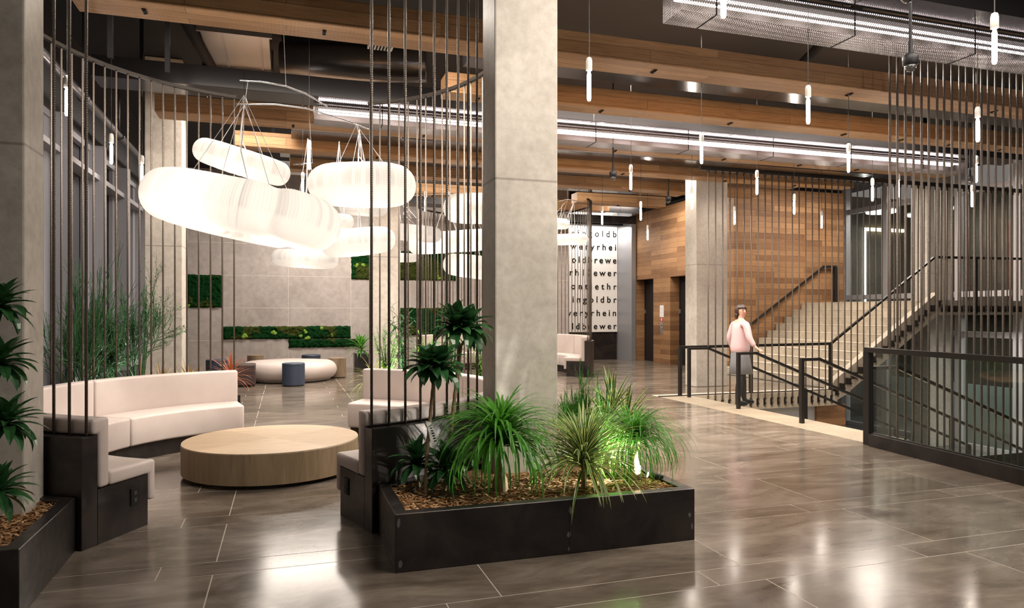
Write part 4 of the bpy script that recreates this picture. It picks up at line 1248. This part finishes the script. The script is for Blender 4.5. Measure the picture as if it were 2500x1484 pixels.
def rosette(mb, p, n, L, w, e0, e1, d0, d1, shape='ribbon', edge=False, n_seg=7, fold=.25, up=.03, curl=.3):
    for i in range(n):
        u = (i + .5) / n; az = i * 2.39996 + rnd(-.25, .25)
        el = e0 + (e1 - e0) * u + rnd(-.12, .12)
        blade(mb, (p[0] + rnd(-.006, .006), p[1] + rnd(-.006, .006), p[2] + up * (1 - u)), az, el, L * rnd(.75, 1.1) * (.75 + .25 * min(1, u * 3)), w * rnd(.85, 1.1), d0 + (d1 - d0) * u + rnd(-.2, .2), n_seg, shape, edge, fold, rnd(-curl, curl))


def dracaena(name, base, stems, lab, mat='g_drac', group='dracaena plants', L=.20, w=.085, nl=32, r=.011):
    t = thing('dracaena', base, lab, 'plant', group)
    for (pts, heads) in stems:
        mb = MB()
        path = []
        for a, c in zip(pts, pts[1:]):
            for i in range(14): path.append(tuple(a[k] + (c[k] - a[k]) * i / 14 for k in range(3)))
        path.append(pts[-1])
        mb.tube(path, [r * (1 + (.14 if i % 2 else -.06)) for i in range(len(path))], 9)
        for h in heads: mb.tube([pts[-1], tuple((pts[-1][k] + h[k]) / 2 + (.012 if k == 0 and h[0] > pts[-1][0] else -.012 if k == 0 else -.0) for k in range(3)), h], r * .75, 8)
        mb.build('stem', M['trunk'], t, smooth=True)
        for h in (heads or [pts[-1]]):
            mb = MB(); rosette(mb, h, nl, L, w, R(84), R(-8), .4, 1.2, 'lance', n_seg=6, fold=.35, up=.05)
            mb.build('foliage', M[mat], t, smooth=True, fixn=False)
    return t


dracaena('d', (.865, 4.56, .31), [([(.865, 4.56, .30), (.885, 4.56, .65), (.925, 4.56, 1.07)], [(.885, 4.56, 1.13), (.965, 4.55, 1.12)])], 'shorter tall-stemmed dracaena in the planter, forked below its leafy head')
dracaena('d', (1.06, 4.80, .31), [([(1.06, 4.80, .30), (1.10, 4.79, .75), (1.16, 4.78, 1.27)], [(1.12, 4.78, 1.38), (1.205, 4.77, 1.37)])], 'taller dracaena whose head stands against the large column', r=.013, L=.23)
dracaena('d', (.86, 4.70, .31), [([(.86, 4.72, .30), (.84, 4.72, .47)], [])], 'low dracaena rosette behind the shorter bare stem', L=.21, w=.062, nl=36)
dracaena('d', (1.0, 4.58, .31), [([(1.0, 4.58, .30), (1.01, 4.58, .44)], [])], 'low dracaena rosette right of the shorter bare stem', L=.23, w=.066, nl=40)
t = thing('nursery_pot', (.96, 4.58, .28), 'black plastic pot rim sunk in the bark under the dracaenas', 'pot')
mb = MB(); mb.lathe(.97, 4.60, [(.165, .27), (.172, .33), (.178, .332), (.178, .322), (.176, .27)], 40); mb.build('rim', M['potplastic'], t, smooth=True)
mb = MB(); mb.cyl(.97, 4.60, .27, .326, .164, 32); mb.build('bark_fill', M['mulch'], t)
t = thing('plant_tag', (.89, 4.53, .66), 'white plant tag with barcode hanging on the shorter dracaena stem', 'tag')
mb = MB(); vs = [(.868, 4.535, .80), (.90, 4.535, .79), (.955, 4.535, .645), (.908, 4.535, .63)]
mb.add([(x, y + d, z) for d in (0, .002) for (x, y, z) in vs], [(0, 1, 2, 3), (7, 6, 5, 4), (0, 4, 5, 1), (1, 5, 6, 2), (2, 6, 7, 3), (3, 7, 4, 0)]); mb.build('card', M['paper'], t)
mb = MB()
for i in range(6):
    u = .25 + .11 * i; a = (.9 + .055 * u, .79 - .145 * u); c = (.868 + .04 * u, .80 - .17 * u)
    p = [(a[0] + (c[0] - a[0]) * q, a[1] + (c[1] - a[1]) * q) for q in (.15, .55)]
    mb.add([(p[0][0], 4.5345, p[0][1]), (p[1][0], 4.5345, p[1][1]), (p[1][0] + .003, 4.5345, p[1][1] - .008), (p[0][0] + .003, 4.5345, p[0][1] - .008)], [(0, 1, 2, 3)])
mb.build('barcode', M['textblack'], t)

AVOID = False
# plant at the picture edge on the shaded column
t = thing('dracaena', (-1.62, 4.42, .305), 'dracaena at the picture edge with leafy heads at four heights before the shaded column', 'plant', 'dracaena plants')
mb = MB(); mb.tube([(-1.62, 4.42, .29), (-1.61, 4.42, .9), (-1.60, 4.42, 1.5)], .014, 8)
heads = [(-1.44, 4.38, 1.52), (-1.44, 4.38, 1.22), (-1.41, 4.38, .90), (-1.45, 4.38, .54)]
for h in heads: mb.tube([(-1.61, 4.42, h[2] - .12), (-1.52, 4.40, h[2] - .05), h], .008, 7)
mb.build('stem', M['trunk'], t, smooth=True)
for i, h in enumerate(heads):
    mb = MB(); rosette(mb, h, 40, .20, .055, R(80), R(-20), .5, 1.1, 'lance', n_seg=6, fold=.35, up=.04); mb.build('foliage', M['g_drac'], t, smooth=True, fixn=False)


AVOID = True


def palm(x, y, z0, zh, n, L, w, lab, mat, d0=1.6, d1=2.7):
    t = thing('ponytail_palm', (x, y, z0), lab, 'plant', 'ponytail palms')
    mb = MB(); mb.lathe(x, y, [(.03, z0 - .01), (.055, z0 + .03), (.05, z0 + .08), (.026, z0 + .16), (.022, zh)], 16); mb.build('trunk', M['trunk'], t, smooth=True)
    mb = MB(); rosette(mb, (x, y, zh), n, L, w, R(88), R(0), d0, d1, n_seg=12, fold=.2, up=.06, curl=.6); mb.build('foliage', M[mat], t, smooth=True, fixn=False)


palm(1.35, 4.46, .31, .60, 420, .64, .021, 'ponytail palm with broad strappy leaves in front of the large column', 'g_pony')
palm(2.36, 4.50, .31, .545, 560, .56, .0095, 'fine leaved ponytail palm glowing over the uplight at the planter end', 'g_pony', 1.9, 3.2)
t = thing('spider_plant', (1.90, 4.40, .31), 'cream edged spider plant spilling over the planter front', 'plant')
mb = MB(); rosette(mb, (1.9, 4.34, .43), 330, .53, .019, R(76), R(0), .5, 1.75, edge=True, n_seg=10, fold=.3, up=.12, curl=.3); mb.build('foliage', [M['g_dark'], M['g_edge']], t, fixn=False, smooth=True)
mb = MB(); mb.cyl(1.9, 4.34, .30, .50, .02, 8); mb.build('stem', M['trunk'], t)
t = thing('spiky_dracaena', (2.5, 5.1, .31), 'stiff cream edged spiky plant behind the fine ponytail palm', 'plant')
mb = MB()
for q in range(3):
    c = (2.42 + .09 * q, 5.1 + .06 * (q % 2), .58 + .10 * (q % 2)); rosette(mb, c, 26, .42, .026, R(88), R(12), .15, .5, 'lance', True, 5, .3, .05, .1)
mb.build('foliage', [M['g_dark'], M['g_edge']], t, fixn=False, smooth=True)
mb = MB(); mb.cyl(2.5, 5.13, .3, .66, .015, 8); mb.cyl(2.42, 5.1, .3, .6, .012, 8); mb.cyl(2.56, 5.1, .3, .6, .012, 8); mb.build('stem', M['trunk'], t)


def pencil(x, y, z0, h, sp, lab, n=9, depth=4, mat='g_dark', group='wispy pencil bushes', r0=.006, stake=None, leaf=.0, e0=.95):
    t = thing('pencil_bush', (x, y, z0), lab, 'plant', group)
    mb = MB(); lf = MB()

    def grow(p, az, el, L, r, dpt):
        q = []; m_ = (p[0] + cos(el) * cos(az) * L * .5, p[1] + cos(el) * sin(az) * L * .5, p[2] + sin(el) * L * .5 - .0)
        el2 = min(1.45, el + rnd(-.05, .3)); e = (m_[0] + cos(el2) * cos(az) * L * .5, m_[1] + cos(el2) * sin(az) * L * .5, m_[2] + sin(el2) * L * .5)
        mb.tube([p, m_, e], [r, r * .9, r * .75], 4, cap=False)
        if leaf and dpt <= 2:
            for k in range(3): blade(lf, tuple(p[j] + (e[j] - p[j]) * rnd(.2, 1) for j in range(3)), rnd(0, 6.28), rnd(-.2, 1), leaf * rnd(.6, 1.1), leaf * .16, .6, 3, 'lance')
        if dpt > 0:
            for k in range(random.choice((2, 3, 3))):
                grow(e if k else m_, az + rnd(-1.1, 1.1), max(.25, el + rnd(-.5, .5)), L * rnd(.62, .85), r * .78, dpt - 1)
    for i in range(n):
        grow((x + rnd(-.05, .05), y + rnd(-.05, .05), z0 - .02), rnd(0, 2 * pi), rnd(e0, 1.45) if i else 1.5, h * rnd(.26, .36) * (1.25 if i == 0 else 1) * (1 if i else 1), r0, depth)
    mb.build('branches', M[mat], t, smooth=True, fixn=False)
    if leaf: lf.build('foliage', M[mat], t, smooth=True, fixn=False)
    if stake:
        mb = MB(); mb.tube([(x + .03, y - .03, z0 - .02), (x + .05, y - .04, z0 + stake)], .005, 6); mb.build('stake', M['cane'], t)


pencil(2.22, 5.15, .31, .62, .25, 'wispy pencil bush with bamboo stake behind the spider plant', n=15, depth=5, stake=.55, r0=.005, mat='g_pony', e0=.55)
t = thing('red_cordyline', (2.1, 5.42, .31), 'reddish narrow leaved plant peeking out beside the large column', 'plant')
mb = MB(); rosette(mb, (2.08, 5.42, .36), 34, .5, .018, R(88), R(40), .1, .6, n_seg=6); mb.build('foliage', M['g_red'], t, fixn=False, smooth=True)
mb = MB(); mb.cyl(2.08, 5.42, .3, .4, .012, 8); mb.build('stem', M['trunk'], t)
# uplight in the planter
t = thing('planter_uplight', (2.49, 4.43, .33), 'small black uplight lying in the bark at the planter end', 'spotlight')
mb = MB(); mb.tube([(2.53, 4.40, .335), (2.44, 4.44, .36)], .022, 14); mb.build('housing', M['blackplastic'], t, smooth=True)
mb = MB(); mb.tube([(2.437, 4.441, .361), (2.434, 4.442, .362)], .018, 14); mb.build('lens', M['lit'], t)
lamp('planter_uplight_beam', 'SPOT', (2.43, 4.43, .42), 110, (1, .95, .88), (2.0, 4.75, .62), .02, 110, .5)

AVOID = False
# behind the window bench
random.seed(5)
pencil(-2.16, 8.55, .515, 1.15, .3, 'wispy green bush farthest left behind the window bench', n=11, r0=.007)
pencil(-2.12, 8.98, .515, 1.35, .3, 'tallest wispy green bush behind the window bench', n=11, r0=.007, stake=.5)
pencil(-1.95, 9.3, .515, .95, .3, 'short wispy green bush, third along behind the window bench', n=10, r0=.006, leaf=.09)
pencil(-1.72, 9.55, .515, 1.25, .3, 'wispy green bush nearest the window column behind the bench', n=9, r0=.006, stake=.5, leaf=.07)
for (x, y, mt, lab) in [(-1.45, 9.55, 'g_bronze', 'bronze grassy plant behind the middle of the window bench'), (-1.15, 9.62, 'g_bronze', 'bronze grassy plant nearer the end of the window bench'), (-.66, 9.52, 'g_red', 'red orange spiky plant at the far end of the window bench')]:
    t = thing('grassy_plant', (x, y, .515), lab, 'plant', 'coloured grassy plants behind the bench')
    mb = MB(); rosette(mb, (x, y, .54 if mt != 'g_red' else .66), 60, .42, .013, R(86), R(0), .3, 1.2, n_seg=7, up=.06); mb.build('foliage', M[mt], t, fixn=False, smooth=True)
    mb = MB(); mb.cyl(x, y, .5, .56 if mt != 'g_red' else .7, .012, 8); mb.build('stem', M['trunk'], t)
lamp('bench_planter_uplight', 'SPOT', (-1.75, 9.35, .56), 10, (1, .97, .92), (-2.1, 9.0, 1.3), .02, 120, .6)

# behind the column bench
def shrub(x, y, z0, h, lab, mat='g_fern', n=14, ll=.13, lw=.02, lp=16, spread=.25):
    t = thing('leafy_shrub', (x, y, z0), lab, 'plant', 'green plants behind the column bench')
    mb = MB(); lf = MB()
    for i in range(n):
        az = rnd(0, 6.28); hh = h * rnd(.6, 1); s = spread * rnd(.2, 1)
        pts = [(x, y, z0 - .02), (x + cos(az) * s * .4, y + sin(az) * s * .4, z0 + hh * .5), (x + cos(az) * s, y + sin(az) * s, z0 + hh)]
        mb.tube(pts, [.006, .005, .002], 5)
        for k in range(lp):
            u = rnd(.15, 1); a = pts[0] if u < .5 else pts[1]; c = pts[1] if u < .5 else pts[2]; v = (u % .5) * 2
            blade(lf, tuple(a[j] + (c[j] - a[j]) * v for j in range(3)), rnd(0, 6.28), rnd(-.1, 1.0), ll * rnd(.6, 1.2), lw, rnd(.4, 1.3), 4, 'lance')
    mb.build('branches', M['g_dark'], t, smooth=True, fixn=False); lf.build('foliage', M[mat], t, smooth=True, fixn=False)


shrub(1.28, 9.45, .515, .85, 'bright feathery green bush right behind the end rod', ll=.1, lw=.012, n=18, lp=26)
shrub(1.55, 9.75, .515, 1.1, 'dark tall leafy bush rising behind the rods to the left', 'g_drac', ll=.24, lw=.022, n=12)
shrub(1.85, 9.55, .515, .75, 'light green bush in the middle behind the column bench', ll=.16, lw=.016)
shrub(2.15, 9.3, .515, .7, 'dark green bush behind the shorter dracaena head', 'g_dark', ll=.2, lw=.022)
shrub(2.45, 8.95, .515, .8, 'light green bush nearest the large column behind the bench', ll=.18, lw=.018)
shrub(2.2, 9.75, .515, .95, 'sparse leafy bush in the back of the planter behind the column bench', 'g_pony', ll=.2, lw=.02, n=9)
t = thing('grassy_plant', (1.12, 9.42, .515), 'pale thin grass curling over the far end of the column bench', 'plant')
mb = MB(); rosette(mb, (1.1, 9.40, .55), 46, .5, .009, R(86), R(0), .8, 2.2, n_seg=9, up=.05); mb.build('foliage', M['g_edge'], t, fixn=False, smooth=True)
mb = MB(); mb.cyl(1.1, 9.4, .5, .56, .01, 8); mb.build('stem', M['trunk'], t)
lamp('bench_planter_uplight', 'SPOT', (1.42, 9.35, .56), 30, (1, .97, .88), (1.5, 9.8, 1.5), .02, 130, .6)
t = thing('potted_palm', (1.86, 18.6, 0), 'leafy plant in a dark square pot beside the middle column', 'plant')
mb = MB(); mb.box(1.68, 2.04, 18.42, 18.78, 0, .46); mb.build('pot', M['blacksteel'], t, bevel=.01)
mb = MB(); rosette(mb, (1.86, 18.6, .52), 50, .5, .05, R(86), R(5), .5, 1.3, 'lance', n_seg=6, up=.15); mb.build('foliage', M['g_pony'], t, fixn=False, smooth=True)
mb = MB(); mb.cyl(1.86, 18.6, .44, .62, .02, 8); mb.build('stem', M['trunk'], t)

# ------------------------------------------------------------------ the woman on the stair head
def skinmesh(name, verts, edges, radii, mat, parent, levels=2, root=0):
    me = bpy.data.meshes.new(name); me.from_pydata(verts, edges, []); me.materials.append(mat)
    o = bpy.data.objects.new(name, me); COL.objects.link(o)
    o.modifiers.new('skin', 'SKIN').use_smooth_shade = True
    me.skin_vertices[0].data[root].use_root = True
    for i, r in enumerate(radii):
        me.skin_vertices[0].data[i].radius = (r, r) if not isinstance(r, tuple) else r
    s = o.modifiers.new('sub', 'SUBSURF'); s.levels = levels; s.render_levels = levels
    if parent is not None:
        o.parent = parent; w = world_loc(parent); o.location = (-w[0], -w[1], -w[2])
    return o


def bake(o, mats, pick):
    dg = bpy.context.evaluated_depsgraph_get(); me = bpy.data.meshes.new_from_object(o.evaluated_get(dg))
    o.modifiers.clear(); o.data = me; me.materials.clear()
    for m_ in mats: me.materials.append(m_)
    for p in me.polygons: p.material_index = pick(p.center); p.use_smooth = True


px, py = 7.06, 9.80
t = thing('person', (px, py, 0), 'woman in pink sweater and grey skirt holding the stair handrail', 'person')
V = []; ED = []; RD = []


def jv(x, y, z, r, par=None):
    V.append((px + x, py + y, z)); RD.append(r)
    if par is not None: ED.append((par, len(V) - 1))
    return len(V) - 1


pel = jv(0, 0, .90, .115)
wa = jv(0, 0, 1.05, .10, pel); ch = jv(.01, 0, 1.22, .115, wa); nb = jv(0, 0, 1.355, .07, ch)
ne = jv(.01, 0, 1.42, .047, nb); hl = jv(.025, -.01, 1.475, .066, ne); hm = jv(.022, -.008, 1.54, .083, hl); ht = jv(.012, 0, 1.598, .06, hm)
arms = []
for s in (-1, 1):
    sh = jv(0, s * .155, 1.325, .05, nb)
    if s < 0:
        el = jv(-.01, -.25, 1.10, .036, sh); wr = jv(.06, -.335, .945, .024, el); pa = jv(.085, -.355, .925, .026, wr)
        pk = jv(.11, -.36, .915, .02, pa)
        for k, (dx, dl) in enumerate(((-.028, .032), (-.01, .038), (.01, .036), (.026, .028))):
            a = jv(.112 + dx * .6, -.372 - .012, .915, .009, pk); b_ = jv(.115 + dx, -.395, .899, .0085, a); jv(.115 + dx, -.393, .899 - dl * .7, .008, b_)
        a = jv(.10, -.345, .905, .0095, pa); jv(.125, -.333, .885, .0085, a)
    else:
        el = jv(-.05, .22, 1.09, .036, sh); wr = jv(.03, .23, .87, .024, el); pa = jv(.045, .228, .82, .026, wr)
        for k, dy in enumerate((-.03, -.01, .01, .028)):
            a = jv(.05 + .004 * k, .228 + dy, .775, .009, pa); b_ = jv(.062, .228 + dy, .745 - .006 * (k in (1, 2)), .0085, a); jv(.056, .226 + dy, .722 - .006 * (k in (1, 2)), .008, b_)
        a = jv(.075, .215, .80, .0095, pa); jv(.088, .212, .775, .0085, a)
for s, fx, fy in ((-1, -.10, -.075), (1, .14, .085)):
    hp = jv(0, s * .085, .84, .085, pel); kn = jv(fx * .55 + .03, s * .085, .47, .062, hp); cf = jv(fx * .8, s * .082, .32, .062, kn); an = jv(fx, fy, .085, .042, cf)
    hee = jv(fx + .05, fy, .045, .032, an); jv(fx + .14, fy, .032, .026, hee)
bd = skinmesh('body', V, ED, RD, M['skin'], t, 2, pel)
bake(bd, [M['skin'], M['tights']], lambda c: 1 if c[2] < .66 and abs(c[1] - py) < .19 else 0)
# clothes
CV = [(px, py, .80), (px, py, 1.0), (px + .01, py, 1.2), (px, py, 1.345), (px, py, 1.375),
      (px, py - .16, 1.325), (px - .01, py - .255, 1.10), (px + .045, py - .32, .965),
      (px, py + .16, 1.325), (px - .05, py + .225, 1.09), (px + .02, py + .23, .92)]
skinmesh('sweater', CV, [(0, 1), (1, 2), (2, 3), (3, 4), (3, 5), (5, 6), (6, 7), (3, 8), (8, 9), (9, 10)], [.185, .16, .145, .085, .062, .066, .055, .04, .066, .055, .04], M['sweater'], t, 2, 0)
mb = MB(); N_ = 28; vs = []
for (z, rx, ry, ox) in ((.92, .12, .135, 0), (.84, .14, .155, 0), (.7, .16, .16, .01), (.52, .195, .165, .02), (.515, .185, .155, .02)):
    for j in range(N_):
        a = 2 * pi * j / N_; k = 1 + .03 * cos(7 * a) * (z < .8)
        vs.append((px + ox + rx * k * cos(a), py + ry * k * sin(a), z))
mb.add(vs, [(i * N_ + j, i * N_ + (j + 1) % N_, (i + 1) * N_ + (j + 1) % N_, (i + 1) * N_ + j) for i in range(4) for j in range(N_)]); mb.build('skirt', M['skirt'], t, smooth=True)
for s, fx, fy in ((-1, -.10, -.075), (1, .14, .085)):
    skinmesh('shoe', [(px + fx - .03, py + fy, .05), (px + fx + .05, py + fy, .046), (px + fx + .15, py + fy, .036), (px + fx + .19, py + fy, .03)], [(0, 1), (1, 2), (2, 3)], [.044, .046, .04, .024], M['blackplastic'], t, 2)
hx, hy, hz = px + .018, py - .006, 1.54
fa = R(-84); fd = (cos(fa), sin(fa)); sd = (-sin(fa), cos(fa))
P3 = lambda f_, s_, u_: (hx + fd[0] * f_ + sd[0] * s_, hy + fd[1] * f_ + sd[1] * s_, hz + u_)


def blob(c, r, sc=(1, 1, 1), n=12, keep=None):
    vs = []; fs = []
    for i in range(n + 1):
        for j in range(n * 2):
            th = pi * i / n; ph = pi * j / n
            vs.append(P3(c[0] + r * sc[0] * sin(th) * cos(ph), c[1] + r * sc[1] * sin(th) * sin(ph), c[2] + r * sc[2] * cos(th)))
    for i in range(n):
        for j in range(n * 2):
            f_ = (i * n * 2 + j, i * n * 2 + (j + 1) % (n * 2), (i + 1) * n * 2 + (j + 1) % (n * 2), (i + 1) * n * 2 + j)
            if keep is None or keep(i / n, 2 * pi * ((j + .5) / (2 * n))): fs.append(f_)
    return vs, fs


mb = MB(); mb.add(*blob((-.012, 0, .012), .103, (.98, .93, 1.02), 16, lambda u, a: u < .36 or (cos(a) < .42 and u < 1)))
mb.add(*blob((-.035, 0, -.075), .09, (.75, 1.0, .95), 14, lambda u, a: cos(a) < .35)); mb.build('hair', M['hair'], t, smooth=True)
mb = MB(); mb.add(*blob((.085, 0, -.012), .016, (1, .75, 1.5), 8)); mb.build('nose', M['skin'], t, smooth=True)
mb = MB(); mb.add(*blob((.074, 0, -.048), .017, (.5, 1.2, .35), 8)); mb.build('mouth', M['lips'], t, smooth=True)
for s in (-1, 1):
    mb = MB(); mb.add(*blob((.072, s * .03, .014), .0115, (.6, 1.1, .7), 8)); mb.build('eye', M['eye'], t, smooth=True)
    mb = MB(); mb.add(*blob((.0, s * .084, .0), .022, (.7, .35, 1.3), 8)); mb.build('ear', M['skin'], t, smooth=True)
